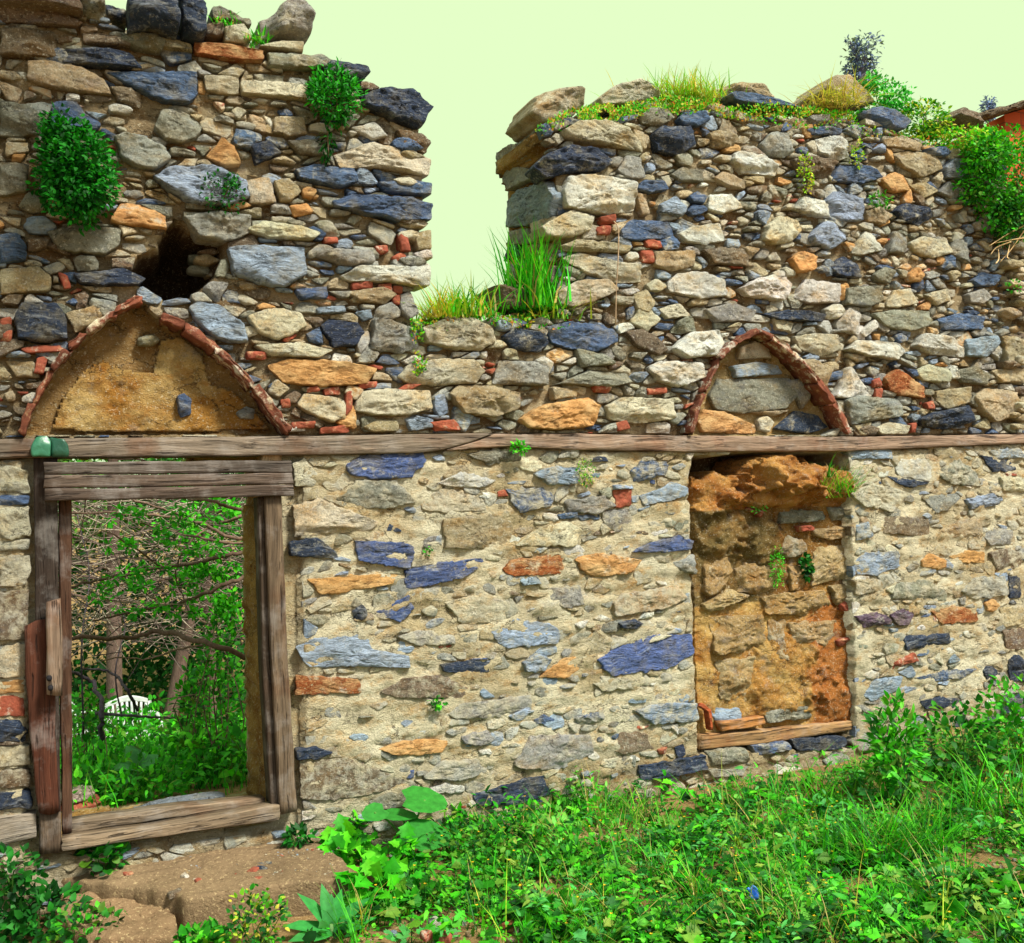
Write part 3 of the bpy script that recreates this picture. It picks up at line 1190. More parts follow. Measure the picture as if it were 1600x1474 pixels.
def build_core(parent):
    ins = inside(OUTLINE, GX, GZ) & ~inside(DOOR, GX, GZ)
    hole = dist_in(inside(HOLE, GX, GZ), 4) / 4
    niche = inside(NICHE_P, GX, GZ)
    tl, tr = inside(TL, GX, GZ), inside(TR, GX, GZ)
    reb = inside(REBATE, GX, GZ)
    beam = inside(BEAM, GX, GZ)
    nx, nz = GX.shape
    Y = np.zeros(GX.shape)
    TI = np.zeros(GX.shape + (3,))
    up_a, up_b = lin((132, 110, 80)), lin((190, 172, 138))
    lo_a, lo_b = lin((228, 219, 190)), lin((196, 177, 138))
    dirt = lin((120, 92, 58))
    for i in range(nx):
        for j in range(nz):
            if not ins[i, j]:
                continue
            x, z = GX[i, j], GZ[i, j]
            a = fbm(x, z, 5, 2.2, 1.0)
            b = fbm(x, z, 19, 1.8, 9.0, 2)
            if z > ZB:
                # the mortar lies deeper in the weathered upper part, less so low on the left
                rec = 0.036 + 0.022 * fbm(x, z, 1.6, 1, 4.0, 2)
                Y[i, j] = rec + 0.022 * a + 0.014 * b
                w = min(1, max(0, 0.5 + 0.9 * fbm(x, z, 2.2, 1.0, 14.0, 2)))
                TI[i, j] = up_a * (1 - w) + up_b * w
            else:
                st = fbm(x, z, 3.2, 5.5, 21.0, 2)
                Y[i, j] = 0.003 + 0.017 * a + 0.012 * b + 0.012 * st
                w = min(1, max(0, 0.45 + 0.9 * fbm(x, z, 2.0, 1.4, 24.0, 2)))
                c = lo_a * (1 - w) + lo_b * w
                g = min(1, max(0, (0.42 - z + 0.15 * a) / 0.4))
                TI[i, j] = c * (1 - 0.55 * g) + dirt * 0.55 * g
            if tl[i, j] or tr[i, j]:
                Y[i, j] = 0.11 + 0.008 * a
                TI[i, j] = lin((178, 152, 104)) if tr[i, j] else lin((160, 128, 82))
            if niche[i, j]:
                Y[i, j] = 0.42
                TI[i, j] = dirt
            if reb[i, j]:
                Y[i, j] = max(Y[i, j], 0.055)
            if beam[i, j]:
                Y[i, j] = 0.07
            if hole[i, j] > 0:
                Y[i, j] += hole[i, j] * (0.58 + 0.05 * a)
                TI[i, j] = lin((84, 66, 48))  # hole interior tinted darker to stand in for its deep shade
    idx = -np.ones((nx, nz), int)
    idx[ins] = np.arange(ins.sum())
    n = int(ins.sum())
    front = np.stack([GX[ins], Y[ins], GZ[ins]], 1)
    jit = 0.006
    front[:, 0] += RNG.uniform(-jit, jit, n)
    front[:, 2] += RNG.uniform(-jit, jit, n)
    back = front.copy()
    back[:, 1] = THICK
    F = []
    cell = ins[:-1, :-1] & ins[1:, :-1] & ins[1:, 1:] & ins[:-1, 1:]
    edges = {}
    for i, j in zip(*np.nonzero(cell)):
        q = (idx[i, j], idx[i + 1, j], idx[i + 1, j + 1], idx[i, j + 1])
        F.append(q)
        F.append((q[3] + n, q[2] + n, q[1] + n, q[0] + n))
        for k in range(4):
            e = (q[k], q[(k + 1) % 4])
            if (e[1], e[0]) in edges:
                del edges[(e[1], e[0])]
            else:
                edges[e] = 1
    V = [front, back]
    # thickness: five rings between front and back along every edge, roughened
    ring = {}
    extra, et = [], []
    base = 2 * n
    tint = TI[ins]
    K = 14
    for (a, b) in edges:
        for v in (a, b):
            if v in ring:
                continue
            r = [v]
            for k in range(1, K):
                t = k / K
                p = front[v] * (1 - t) + back[v] * t
                m = 0.03 * fbm(p[0] * 0.3 + p[1], p[2], 7, 1.6, 31.0, 3)
                extra.append((p[0] + m, p[1], p[2] + m * 0.4))
                w = min(1, max(0, 0.5 + 1.2 * fbm(p[1], p[2], 4, 1.5, 41.0, 2)))
                et.append(lin((150, 112, 58)) * (1 - w) + lin((186, 150, 88)) * w)
                r.append(base + len(extra) - 1)
            r.append(v + n)
            ring[v] = r
    for (a, b) in edges:
        ra, rb = ring[a], ring[b]
        for k in range(K):
            F.append((rb[k], ra[k], ra[k + 1], rb[k + 1]))
    mb = MB()
    mb.add(np.vstack([front, back, np.array(extra)]), F, np.vstack([tint, tint, np.array(et)]))
    return mk('mortar_core', mb, M_MO, parent, origin=np.array([3.6, 0.3, 0.0]))


WALL = thing('stone_wall', (3.6, 0.3, 0.0), 'ruined rubble stone wall of grey, blue and tan stones with a doorway, two brick arches and a broken gap at the top', 'stone wall')
WALL['wpos'] = [3.6, 0.3, 0.0]
build_core(WALL)


def parse(s):
    out = []
    for ln in s.strip().splitlines():
        c, p = ln.split('|')
        out.append((c, pts(p)))
    return out


OCC0 = ~inside(OUTLINE, GX, GZ) | inside(DOOR, GX, GZ) | inside(BEAM, GX, GZ) | inside(NICHE_P, GX, GZ) | inside(HOLE, GX, GZ) | inside(TL, GX, GZ) | inside(TR, GX, GZ) | (inside(REBATE, GX, GZ))

UVS = []
stones = []      # (pixel area, class, geometry in world, material, tint)
PLAIN = [0]


def add_stones(txt, where):
    for c, poly in parse(txt):
        m, col = cls_col(c)
        if where == 'reveal':
            x0 = P(872, 330)[0] - 0.01
            q = [PX(a, b, x0) for a, b in poly]
            uv = ccw([(p[1], p[2]) for p in q])
            V, F = stone_geom(uv[::-1], 0.035, 0.15, 0.35)
            V = on_reveal(V, x0)
        else:
            y0 = {'upper': 0.0, 'lower': 0.004, 'tr': 0.10, 'tl': 0.075}[where]
            uv = ccw(wallpoly(poly, y0))
            sz = math.sqrt(abs(area(uv)))
            if where == 'upper':
                pr, bk, ro = 0.010 + min(0.028, sz * 0.11) * random.uniform(0.5, 1.4), 0.16, 0.5
                col[3] = random.uniform(0, 0.45)
                UVS.append(uv)
            elif where == 'lower':
                pr, bk, ro = 0.009 + random.uniform(0, 0.014), 0.08, 0.7
                col[3] = random.uniform(0.15, 0.45) if c in 'UDXORP' else random.uniform(0.3, 0.75)
                UVS.append(uv)
            else:
                pr, bk, ro = 0.03, 0.08, 0.3
            fl = 0.0 if c in 'BDULP' else 0.45
            V, F = stone_geom(uv, pr, bk, ro, flat=fl, rag=1.8 if where == 'lower' else 1.0)
            V = on_wall(V, y0)
        stones.append((abs(area(poly)), c, V, F, m, col))


add_stones(UPPER, 'upper')
add_stones(LOWER, 'lower')
add_stones(TYMP_R, 'tr')
add_stones(TYMP_L, 'tl')
add_stones(REVEAL, 'reveal')
stones.sort(key=lambda s: -s[0])
NAMES = {'B': 'slate_stone', 'D': 'slate_stone', 'U': 'slate_stone', 'L': 'slate_stone', 'P': 'slate_stone', 'R': 'brick_piece'}
n_part = 0
RUB = MB()
for ar, c, V, F, m, col in stones:
    if n_part < 98:
        b = MB()
        b.add(V, F, col)
        o = mk('stone', b, STONE_MATS[m], WALL)
        lab = {'U': 'smooth vivid blue slate stone', 'X': 'rust brown stone', 'W': 'almost white stone', 'D': 'dark slate stone'}.get(c)
        if lab and ar > 1500:
            o['label'] = lab
        n_part += 1
    else:
        RUB.add(V, F, col, m)


# ------------------------------------------------------------------ small rubble between the traced stones
def hull(p):
    p = sorted(map(tuple, p))
    def half(q):
        h = []
        for a in q:
            while len(h) > 1 and (h[-1][0] - h[-2][0]) * (a[1] - h[-2][1]) - (h[-1][1] - h[-2][1]) * (a[0] - h[-2][0]) <= 0:
                h.pop()
            h.append(a)
        return h
    l, u = half(p), half(p[::-1])
    return np.array(l[:-1] + u[:-1])


def fill_rubble():
    """tightly wedged angular pieces: the free ground between the traced stones is shared out to random seeds"""
    st = 0.01
    X, Z = np.meshgrid(np.arange(-0.25, 7.45, st), np.arange(-0.12, 5.0, st), indexing='ij')
    ii = np.clip(((X - xs[0]) / ST + .5).astype(int), 0, len(xs) - 1)
    jj = np.clip(((Z - zs[0]) / ST + .5).astype(int), 0, len(zs) - 1)
    blocked = inside(BEAM, X, Z) | (OCC0[ii, jj])
    for q in UVS:
        lo, hi = q.min(0), q.max(0)
        a, b = int((lo[0] + .25) / st), int((hi[0] + .25) / st) + 2
        c, d = int((lo[1] + .12) / st), int((hi[1] + .12) / st) + 2
        a, c = max(a, 0), max(c, 0)
        if a < X.shape[0] and c < X.shape[1] and b > 0 and d > 0:
            blocked[a:b, c:d] |= inside(q, X[a:b, c:d], Z[a:b, c:d])
    fx, fz = X[~blocked], Z[~blocked]
    N = len(fx)
    # seeds, denser in places
    ns = int(N * st * st / 0.0038)
    seed = RNG.integers(0, N, ns)
    sx, sz = fx[seed], fz[seed]
    wgt = RNG.uniform(0, 1, ns) ** 2 * 0.0032
    an = np.array([random.gauss(0, .16) for _ in range(ns)])
    ca, sa = np.cos(an), np.sin(an)
    asp = RNG.uniform(1.3, 3.2, ns)
    best = np.zeros(N, int)
    bd = np.zeros(N)
    for k in range(0, N, 2000):
        dx = fx[k:k + 2000, None] - sx
        dz = fz[k:k + 2000, None] - sz
        u, v = dx * ca + dz * sa, (-dx * sa + dz * ca) * asp
        q = u * u + v * v - wgt
        m = q.argmin(1)
        best[k:k + 2000] = m
        bd[k:k + 2000] = q[np.arange(len(m)), m]
    order = np.argsort(best, kind='stable')
    cuts = np.searchsorted(best[order], np.arange(ns + 1))
    total = 0
    upw = "GGGGGGWWWCCCTTTTEEENBBBLLLO"
    for k in range(ns):
        I = order[cuts[k]:cuts[k + 1]]
        if len(I) < 3:
            continue
        x, z = fx[I], fz[I]
        r = np.hypot(x - sx[k], z - sz[k])
        keep = r < 0.10
        if keep.sum() < 3:
            continue
        h = hull(np.stack([x[keep], z[keep]], 1))
        if len(h) < 3:
            continue
        ar = abs(area(h))
        lower = sz[k] < ZB
        c = h.mean(0)
        if lower:
            if random.random() > (0.62 if ar > 0.002 else 0.14) or ar < 0.0004:
                continue
            h = c + (h - c) * random.uniform(0.75, 1.0)
        else:
            if random.random() < 0.10:
                continue
            # leave a thin joint
            d = h - c
            l = np.linalg.norm(d, axis=1, keepdims=True) + 1e-6
            h = c + d * (1 - random.uniform(0.001, 0.008) / l)
            h = c + (h - c) * random.uniform(.9, 1.0)
        if abs(area(h)) < 0.0001:
            continue
        cl = random.choice("GGLECTTCCGLBUDNRW" if lower else upw)
        if not lower:
            f = noise.noise(Vector((sx[k] * 1.3, sz[k] * 1.6, 77)))
            if ar < 0.0022 and ((f > 0.25 and random.random() < 0.35) or (sx[k] < 2.2 and random.random() < 0.12) or random.random() < .03):
                cl = 'R'
            if sx[k] < 1.6 and random.random() < .35:
                cl = random.choice('NTE')
        if lower and ar > .0025:
            cl = random.choice('GLECTTGCW')
        m, col = cls_col(cl, 0.22, random.uniform(0.3, 0.8) if lower else random.uniform(0.1, 0.75))
        s_ = math.sqrt(ar)
        pr = random.uniform(0.004, 0.014) if lower else 0.005 + s_ * random.uniform(0.04, 0.22)
        y0 = 0.006 if lower else random.uniform(0.0, 0.03) + (0.012 if ar < .0016 else 0)
        V, F = stone_geom(ccw(h), pr, 0.06, 0.4, seg=0.014, nmin=8, nmax=40, flat=0.2, corner=.03, exact=True, rag=1.3)
        RUB.add(on_wall(V, y0), F, col, m, smooth=random.random() < .35)
        total += 1
    print('rubble', total, ns)


fill_rubble()
# ragged rubble down the gap's two ends, on the wall heads and in the mouth of the hole
def chips(poly_px, y_lo, y_hi, n, r0, r1, cl, on='wall'):
    P0 = pts(poly_px)
    bx = [p[0] for p in P0]
    bz = [p[1] for p in P0]
    k = 0
    while k < n:
        a, b = random.uniform(min(bx), max(bx)), random.uniform(min(bz), max(bz))
        if not inside(P0, np.array([a]), np.array([b]))[0]:
            continue
        k += 1
        y = random.uniform(y_lo, y_hi)
        c = P(a, b, y)
        r = random.uniform(r0, r1)
        q = random.randint(5, 8)
        th = np.linspace(0, 2 * math.pi, q, endpoint=False) + RNG.uniform(-.3, .3, q)
        uv = np.stack([c[0] + r * 1.3 * np.cos(th) * RNG.uniform(.75, 1.2, q), c[2] + r * 0.55 * np.sin(th) * RNG.uniform(.75, 1.2, q)], 1)
        m, col = cls_col(random.choice(cl), 0.2)
        V, F = stone_geom(ccw(uv), r * 0.5, r * 1.4, 0.4, seg=0.02, nmin=8, nmax=26, flat=0.3)
        RUB.add(on_wall(V, y), F, col, m)


chips("625,215 650,220 652,300 650,400 640,470 625,480 630,330", 0.0, 0.04, 14, 0.03, 0.09, 'GCTNEB')
chips("195,48 300,66 405,82 512,100 560,132 600,150 590,165 500,118 400,98 200,70", 0.02, 0.6, 60, 0.03, 0.10, 'NEDTGB')
chips("880,185 1000,166 1130,168 1290,196 1440,216 1500,232 1560,268 1560,285 1440,235 1290,212 1100,188 900,208", 0.02, 0.6, 80, 0.03, 0.09, 'GTEBCD')
chips("645,500 770,506 880,500 880,520 770,520 650,516", 0.02, 0.65, 40, 0.03, 0.09, 'GTEB')
chips("300,385 345,380 345,430 315,440", 0.14, 0.3, 8, 0.04, 0.07, 'NTE')
chips("1575,382 1600,378 1600,680 1578,680", -0.05, 0.02, 40, 0.04, 0.08, 'TTNC')
mk('rubble', RUB, STONE_MATS, WALL, origin=np.array([3.6, 0.0, 0.0]))['kind'] = 'stuff'

# ------------------------------------------------------------------ arches of thin tiles
def arch(px, runs, w_px):
    """thin broken tiles laid edge to edge along the arch line; a run is (start, end) in steps along the traced line"""
    line = np.array(px, float)
    for (a, b) in runs:
        s = np.linspace(a, b, 5)
        c = np.stack([np.interp(s, np.arange(len(line)), line[:, k]) for k in (0, 1)], 1)
        d = np.gradient(c, axis=0)
        nrm = np.stack([d[:, 1], -d[:, 0]], 1)
        nrm /= np.linalg.norm(nrm, axis=1, keepdims=True)
        nrm[nrm[:, 1] > 0] *= -1
        w = w_px * random.uniform(0.7, 1.15)
        y = -0.055 + random.uniform(-0.02, 0.02)
        off = random.uniform(-2.0, 2.0)
        A = [P(*q, y) for q in (c + nrm * off)]
        B = [P(*q, y) for q in (c + nrm * (off + w) + RNG.uniform(-1.2, 1.2, (5, 1)) * nrm)]
        mb = MB()
        m, col = cls_col('R', 0.22, random.uniform(.2, .6))
        col[:3] = lin((122, 70, 52)) * random.uniform(.75, 1.25)
        plank(mb, A, B, 0.2, col, 0, seg=0.015, bev=0.006, wob=0.012, rag=0.03)
        mk('arch_tile', mb, M_BR, WALL)


arch(ARCH_L_PX, [(0, 1.45), (1.5, 2.9), (2.95, 3.7), (3.78, 4.35), (4.5, 5.3), (5.35, 6), (7, 7.9), (7.95, 9.2), (9.22, 10.6), (10.64, 12)], 12)
arch(ARCH_R_PX, [(0, 1.6), (1.7, 2.9), (2.95, 3.9), (3.92, 5), (5, 5.7), (5.75, 7.2), (7.22, 8.4), (8.45, 9.6), (9.64, 11)], 8)


# ------------------------------------------------------------------ plaster sheets: mud in the left arch, mud blocking of the right doorway
def patch(poly_px, y0, hfun, tfun, step, back, name, mat, parent):
    poly = wallpoly(poly_px, y0)
    lo, hi = poly.min(0), poly.max(0)
    X, Z = np.meshgrid(np.arange(lo[0], hi[0] + step, step), np.arange(lo[1], hi[1] + step, step), indexing='ij')
    ins = inside(poly, X, Z)
    idx = -np.ones(X.shape, int)
    idx[ins] = np.arange(ins.sum())
    n = int(ins.sum())
    x, z = X[ins], Z[ins]
    h = np.array([hfun(a, b) for a, b in zip(x, z)])
    t = np.array([tfun(a, b) for a, b in zip(x, z)])
    fr = np.stack([x + RNG.uniform(-.3, .3, n) * step, y0 - h, z + RNG.uniform(-.3, .3, n) * step], 1)
    bk = fr.copy()
    bk[:, 1] = y0 + back
    F, ed = [], {}
    cell = ins[:-1, :-1] & ins[1:, :-1] & ins[1:, 1:] & ins[:-1, 1:]
    for i, j in zip(*np.nonzero(cell)):
        q = (idx[i, j], idx[i + 1, j], idx[i + 1, j + 1], idx[i, j + 1])
        F.append(q)
        for k in range(4):
            e = (q[k], q[(k + 1) % 4])
            if (e[1], e[0]) in ed:
                del ed[(e[1], e[0])]
            else:
                ed[e] = 1
    for a, b in ed:
        F.append((b, a, a + n, b + n))
    mb = MB()
    mb.add(np.vstack([fr, bk]), F, np.vstack([t, t]))
    return mk(name, mb, mat, parent)


def tl_h(x, z):
    return 0.022 * fbm(x, z, 7, 1, 50, 4) + 0.024 * (fbm(x, z, 2.5, 1, 53, 2)) + .008 * fbm(x, z, 40, 1, 57, 2)


def tl_t(x, z):
    w = min(1, max(0, 0.5 + 1.3 * fbm(x, z, 3.2, 1, 55, 3)))
    return lin((204, 172, 112)) * (1 - w) + lin((172, 124, 58)) * w


patch("78,672 96,620 128,580 160,560 200,578 238,580 250,530 285,524 318,556 330,600 365,610 396,640 424,672 300,676 180,678", 0.085, tl_h, tl_t, 0.012, 0.08, 'mud_plaster', M_MUD, WALL)

# the walled-up doorway
NI = thing('blocked_doorway', tuple(P(1210, 1165, 0.1)), 'narrow doorway under the small arch, walled up with stones and brown mud', 'blocked doorway')
NI['wpos'] = [float(v) for v in P(1210, 1165, 0.1)]
BLOB = []
for (px, py, rx, ry, h) in ((1170, 745, 28, 22, .10), (1215, 738, 42, 26, .13), (1268, 752, 40, 22, .10), (1312, 760, 20, 20, .06), (1112, 770, 30, 30, .07),
                            (1200, 775, 60, 14, .10), (1120, 830, 40, 30, .05), (1185, 845, 30, 26, .06), (1306, 1045, 42, 66, .03), (1292, 1100, 36, 26, .03), (1225, 1060, 50, 45, .04)):
    c = P(px, py, 0.1)
    e = P(px + rx, py + ry, 0.1)
    BLOB.append((c[0], c[2], abs(e[0] - c[0]), abs(e[2] - c[2]), h))


def ni_h(x, z):
    h = 0.016 + 0.020 * fbm(x, z, 8, 1, 60, 4) + 0.005 * fbm(x, z, 34, 1, 62, 2)
    for a, b, rx, rz, hh in BLOB:
        d = ((x - a) / rx) ** 2 + ((z - b) / rz) ** 2
        d *= 1 + 0.6 * noise.noise(Vector((x * 10, z * 10, 3))) + .3 * noise.noise(Vector((x * 30, z * 30, 3)))
        if d < 1.6:
            s = max(0, 1 - d / 1.6)
            h += hh * (min(1, s * 1.8) ** 0.7) * (1 + 0.16 * noise.noise(Vector((x * 22, z * 22, 8))))
    return h


NZ1, NZ2 = P(1200, 795, 0.1)[2], P(1200, 940, 0.1)[2]
NXM = P(1255, 1050, 0.1)[0]
NXL = P(1210, 840, 0.1)[0]


def ni_t(x, z):
    w = min(1, max(0, 0.5 + 1.4 * fbm(x, z, 5, 1, 65, 3)))
    if z > NZ1:
        return lin((206, 152, 84)) * (1 - w) + lin((176, 116, 58)) * w
    if z > NZ2:
        if x < NXL:
            return lin((124, 104, 62)) * (1 - w) + lin((154, 122, 72)) * w
        return lin((168, 126, 66)) * (1 - w) + lin((140, 102, 52)) * w
    q = min(1, max(0, (x - NXM) / 0.05 + 1.5 * fbm(x, z, 7, 1, 68, 2) + 0.3 * w))
    c = lin((212, 172, 104)) * (1 - w) + lin((188, 136, 70)) * w
    return c * (1 - q) + lin((182, 116, 58)) * q


patch("1074,742 1088,750 1108,735 1124,744 1142,742 1152,720 1182,712 1216,711 1234,728 1244,714 1252,724 1288,730 1310,724 1334,735 1344,1140 1088,1176", 0.115, ni_h, ni_t, 0.010, 0.25, 'mud_filling', M_MUD, NI)
NR = MB()
for c, poly in parse(NICHE):
    m, col = cls_col(c)
    if c in 'CTG':
        col = col * np.array([1.0, 0.88, 0.68, 1.0])
        col[:3] = .55 * col[:3] + .45 * lin((186, 142, 84))
    uv = ccw(wallpoly(poly, 0.13))
    V, F = stone_geom(uv, 0.035 if abs(area(poly)) > 700 else 0.05, 0.12, 0.6, rag=2.0)
    b = MB()
    b.add(on_wall(V, 0.105), F, col)
    mk('stone', b, STONE_MATS[m], NI)
for k in range(46):
    a, bb = random.uniform(1092, 1328), random.uniform(770, 1120)
    c = P(a, bb, 0.12)
    r = random.uniform(0.008, 0.022)
    th = np.linspace(0, 2 * math.pi, 6, endpoint=False)
    uv = np.stack([c[0] + r * np.cos(th) * RNG.uniform(.8, 1.4, 6), c[2] + r * .7 * np.sin(th) * RNG.uniform(.7, 1.2, 6)], 1)
    m, col = cls_col(random.choice('CWTRN'), 0.2)
    V, F = stone_geom(uv, 0.015, 0.03, 0.4, nmin=7)
    NR.add(on_wall(V, 0.125), F, col, m)
mk('rubble', NR, STONE_MATS, NI)['kind'] = 'stuff'
mb = MB()
plank(mb, [P(1096, 1172, 0.03), P(1215, 1160, 0.03), P(1337, 1140, 0.03)], [P(1097, 1149, 0.03), P(1215, 1140, 0.03), P(1336, 1126, 0.03)], 0.16, lin((160, 124, 84)), 0, rag=0.01)
mk('sill_board', mb, M_WX, NI)
mb = MB()
plank(mb, [P(1130, 1144, 0.02), P(1196, 1132, 0.02)], [P(1126, 1130, 0.02), P(1192, 1120, 0.02)], 0.08, lin((176, 120, 66)), 0, rag=0.02, wob=0.01)
plank(mb, [P(1094, 1104, 0.02), P(1106, 1112, 0.02), P(1110, 1142, 0.02)], [P(1100, 1100, 0.02), P(1112, 1110, 0.02), P(1115, 1140, 0.02)], 0.05, lin((168, 84, 48)), 0, seg=.02)
mk('rotten_wood', mb, M_WX, NI)

# ------------------------------------------------------------------ timbers across the wall
yb = -0.035
mb = MB()
plank(mb, [P(a, b, yb) for a, b in ((-80, 717), (0, 716), (400, 712), (650, 708), (690, 704), (740, 690), (768, 679))],
      [P(a, b, yb) for a, b in ((-80, 686), (0, 686), (110, 685), (420, 682), (700, 678), (740, 677), (769, 677.5))], 0.2, lin((124, 110, 96)), 0, rag=0.01)
tag(mk('timber_beam', mb, M_WX), 'long grey brown timber beam resting over the doorway frame, from the left edge to the slanted joint', 'timber beam')
mb = MB()
plank(mb, [P(a, b, yb + .004) for a, b in ((700, 704.5), (760, 700), (800, 698), (900, 703), (1075, 706), (1330, 705), (1500, 697), (1600, 693), (1680, 692))],
      [P(a, b, yb + .004) for a, b in ((699, 702), (745, 689), (773, 678), (900, 678), (1000, 680), (1300, 683), (1500, 680), (1600, 678), (1680, 677))], 0.2, lin((140, 117, 99)), 0, rag=0.01)
tag(mk('timber_beam', mb, M_WX), 'reddish grey timber beam under the small arch, from the slanted joint to the right edge', 'timber beam')

# green painted cap on the beam
mb = MB()
for poly, y0, c_ in (("49,714 48,696 56,683 74,681 80,690 79,714", -0.062, (52, 116, 86)), ("79,714 80,690 76,683 100,686 107,694 108,714", -0.050, (32, 80, 60))):
    uv = ccw(wallpoly(poly, y0))
    V, F = stone_geom(uv, 0.018, 0.05, 0.25, flat=1.0, facet=.4, corner=.2)
    mb.add(on_wall(V, y0), F, lin(c_))
tag(mk('beam_cap', mb, M_GLZ), 'small weathered green painted cap on the beam above the left door post', 'green cap')

# ------------------------------------------------------------------ door frame
DF = thing('door_frame', tuple(P(270, 1300)), 'weathered brown wooden door frame without a door under the large arch', 'door frame')
DF['wpos'] = [float(v) for v in P(270, 1300)]
WG, WD, WR = lin((92, 82, 75)), lin((56, 46, 40)), lin((150, 84, 48))


def board(name, a, b, y, depth, col, mat, parent=DF, **kw):
    mb = MB()
    plank(mb, [P(*q, y) for q in pts(a)], [P(*q, y) for q in pts(b)], depth, col, 0, **kw)
    return mk(name, mb, mat, parent)


board('post', "52,713 56,1000 62,1332", "90,713 92,1000 96,1332", -0.02, 0.12, WD, M_WZ)
board('post', "91,760 94,1000 97,1306", "112,760 112,1000 113,1300", 0.02, 0.12, lin((82, 57, 43)), M_WZ)
board('post', "414,776 424,1030 438,1273", "440,774 450,1030 465,1268", -0.055, 0.13, lin((110, 92, 74)), M_WZ)
board('post', "403,778 410,1030 424,1268", "413,776 423,1030 437,1270", -0.02, 0.12, lin((72, 59, 48)), M_WZ)
board('post_end', "409,722 409,708", "441,721 441,707.5", 0.0, 0.10, lin((190, 158, 116)), M_WZ, seg=.02)
board('lintel_board', "70,741 200,741 457,738", "68,722 200,721 455,720", -0.075, 0.06, WG, M_WX)
board('lintel_board', "68,762 200,762 459,756", "70,742 200,742 456,739", -0.082, 0.07, lin((97, 82, 72)), M_WX)
board('lintel_board', "70,783 200,781 460,775", "70,763 200,763 458,757", -0.088, 0.08, lin((86, 72, 63)), M_WX)
board('sill_board', "97,1331 250,1308 437,1282", "98,1312 250,1292 436,1258", -0.06, 0.10, lin((132, 113, 92)), M_WX, rag=.01)
board('sill_board', "110,1303 240,1283 414,1260", "112,1285 240,1266 414,1248", 0.05, 0.10, lin((124, 107, 88)), M_WX, rag=.01)
board('side_board', "38,980 40,1060 50,1180 60,1272", "72,968 86,1060 88,1180 94,1268", -0.07, 0.04, lin((84, 48, 34)), M_WZ, rag=.02)
board('base_block', "61,1273 62,1336", "95,1270 97,1332", -0.045, 0.07, lin((96, 80, 66)), M_WZ)
lt = board('latch', "73,942 72,1000 73,1086", "95,936 98,1000 98,1088", -0.14, 0.07, lin((122, 102, 86)), M_WZ, bev=.012)
mb = MB()
for (px, py) in ((77, 1060), (79, 1075)):
    c = P(px, py, -0.15)
    tube(mb, [c + np.array([0, 0.03, 0]), c + np.array([0, -0.02, 0])], [0.014, 0.012], lin((30, 28, 32)), 8)
mk('bolt', mb, M_BK, lt)
# grey bottom timber left of the door
mb = MB()
plank(mb, [P(-40, 1332, -.03), P(56, 1310, -.03)], [P(-40, 1282, -.03), P(56, 1272, -.03)], 0.2, lin((136, 124, 110)), 0, rag=.01)
tag(mk('base_timber', mb, M_WX), 'grey timber lying at the wall foot left of the door frame', 'timber')
# ------------------------------------------------------------------ ground
def gh(x, y):
    """height of the ground"""
    h = 0.035 * fbm(x, y, 0.9, 1, 70, 3)
    if y < 0.05:
        s = min(1, max(0, (1.9 - x) / 1.0))
        h -= 0.06 * s
        h += 0.10 * max(0, min(1, (x - 4.3) / 2.0)) * max(0, min(1, (y + 1.2) / 1.2))
    else:
        b = min(1, y / 0.6)
        h += 0.18 * b - 0.22 * max(0, min(y, 6.5) - .75) + 0.05 * max(0, min(y, 30) - 9)
    return h


def axis(lo, hi, far, st):
    a = list(np.arange(lo, hi, st))
    l, r, s = [], [], st
    v = lo
    while v > -far:
        s *= 1.35
        v -= s
        l.append(v)
    v, s = hi, st
    while v < far:
        s *= 1.35
        v += s
        r.append(v)
    return np.array(l[::-1] + a + r)


ax, ay = axis(-1.2, 8.5, 160, 0.05), axis(-2.8, 1.2, 160, 0.05)
V = [(x, y, gh(x, y)) for x in ax for y in ay]
n = len(ay)
F = [(i * n + j, (i + 1) * n + j, (i + 1) * n + j + 1, i * n + j + 1) for i in range(len(ax) - 1) for j in range(n - 1)]
mb = MB()
mb.add(V, F, lin((140, 112, 74)))
tag(mk('ground', mb, M_SO, origin=np.zeros(3)), kind='structure')


def groundpt(px, py):
    p = G(px, py, 0.0)
    for _ in range(3):
        p = G(px, py, gh(p[0], p[1]))
    return p


# ------------------------------------------------------------------ door step
def slab(name, px, z1, thick, col, parent, prot=None):
    q = [G(a, b, z1) for a, b in pts(px)]
    uv = ccw([(p[0], p[1]) for p in q])
    V, F = stone_geom(uv, thick, thick * 0.4, 0.32, seg=0.02, nmax=150, flat=0.3, facet=0.12, rag=2)
    V[:, 2] -= thick
    mb = MB()
    mb.add(on_ground(V, z1), F, col)
    return mk(name, mb, M_SO, parent)


ST_P = G(300, 1360, 0.16)
STEP = thing('door_step', (ST_P[0], ST_P[1], 0.0), 'low earth covered stone step in front of the open doorway', 'step')
STEP['wpos'] = [ST_P[0], ST_P[1], 0.0]
slab('step_slab', "40,1345 180,1318 300,1300 440,1280 500,1320 556,1366 548,1378 430,1392 285,1412 272,1405 180,1392 95,1378", 0.09, 0.18, lin((130, 108, 82)), STEP)
slab('step_slab', "100,1400 180,1408 262,1420 278,1440 276,1462 200,1470 120,1466 84,1430", 0.03, 0.16, lin((136, 110, 82)), STEP)
slab('threshold_slab', "30,1345 100,1336 260,1312 440,1286 480,1262 470,1240 300,1260 100,1290 20,1310", 0.185, 0.16, lin((146, 122, 94)), STEP)


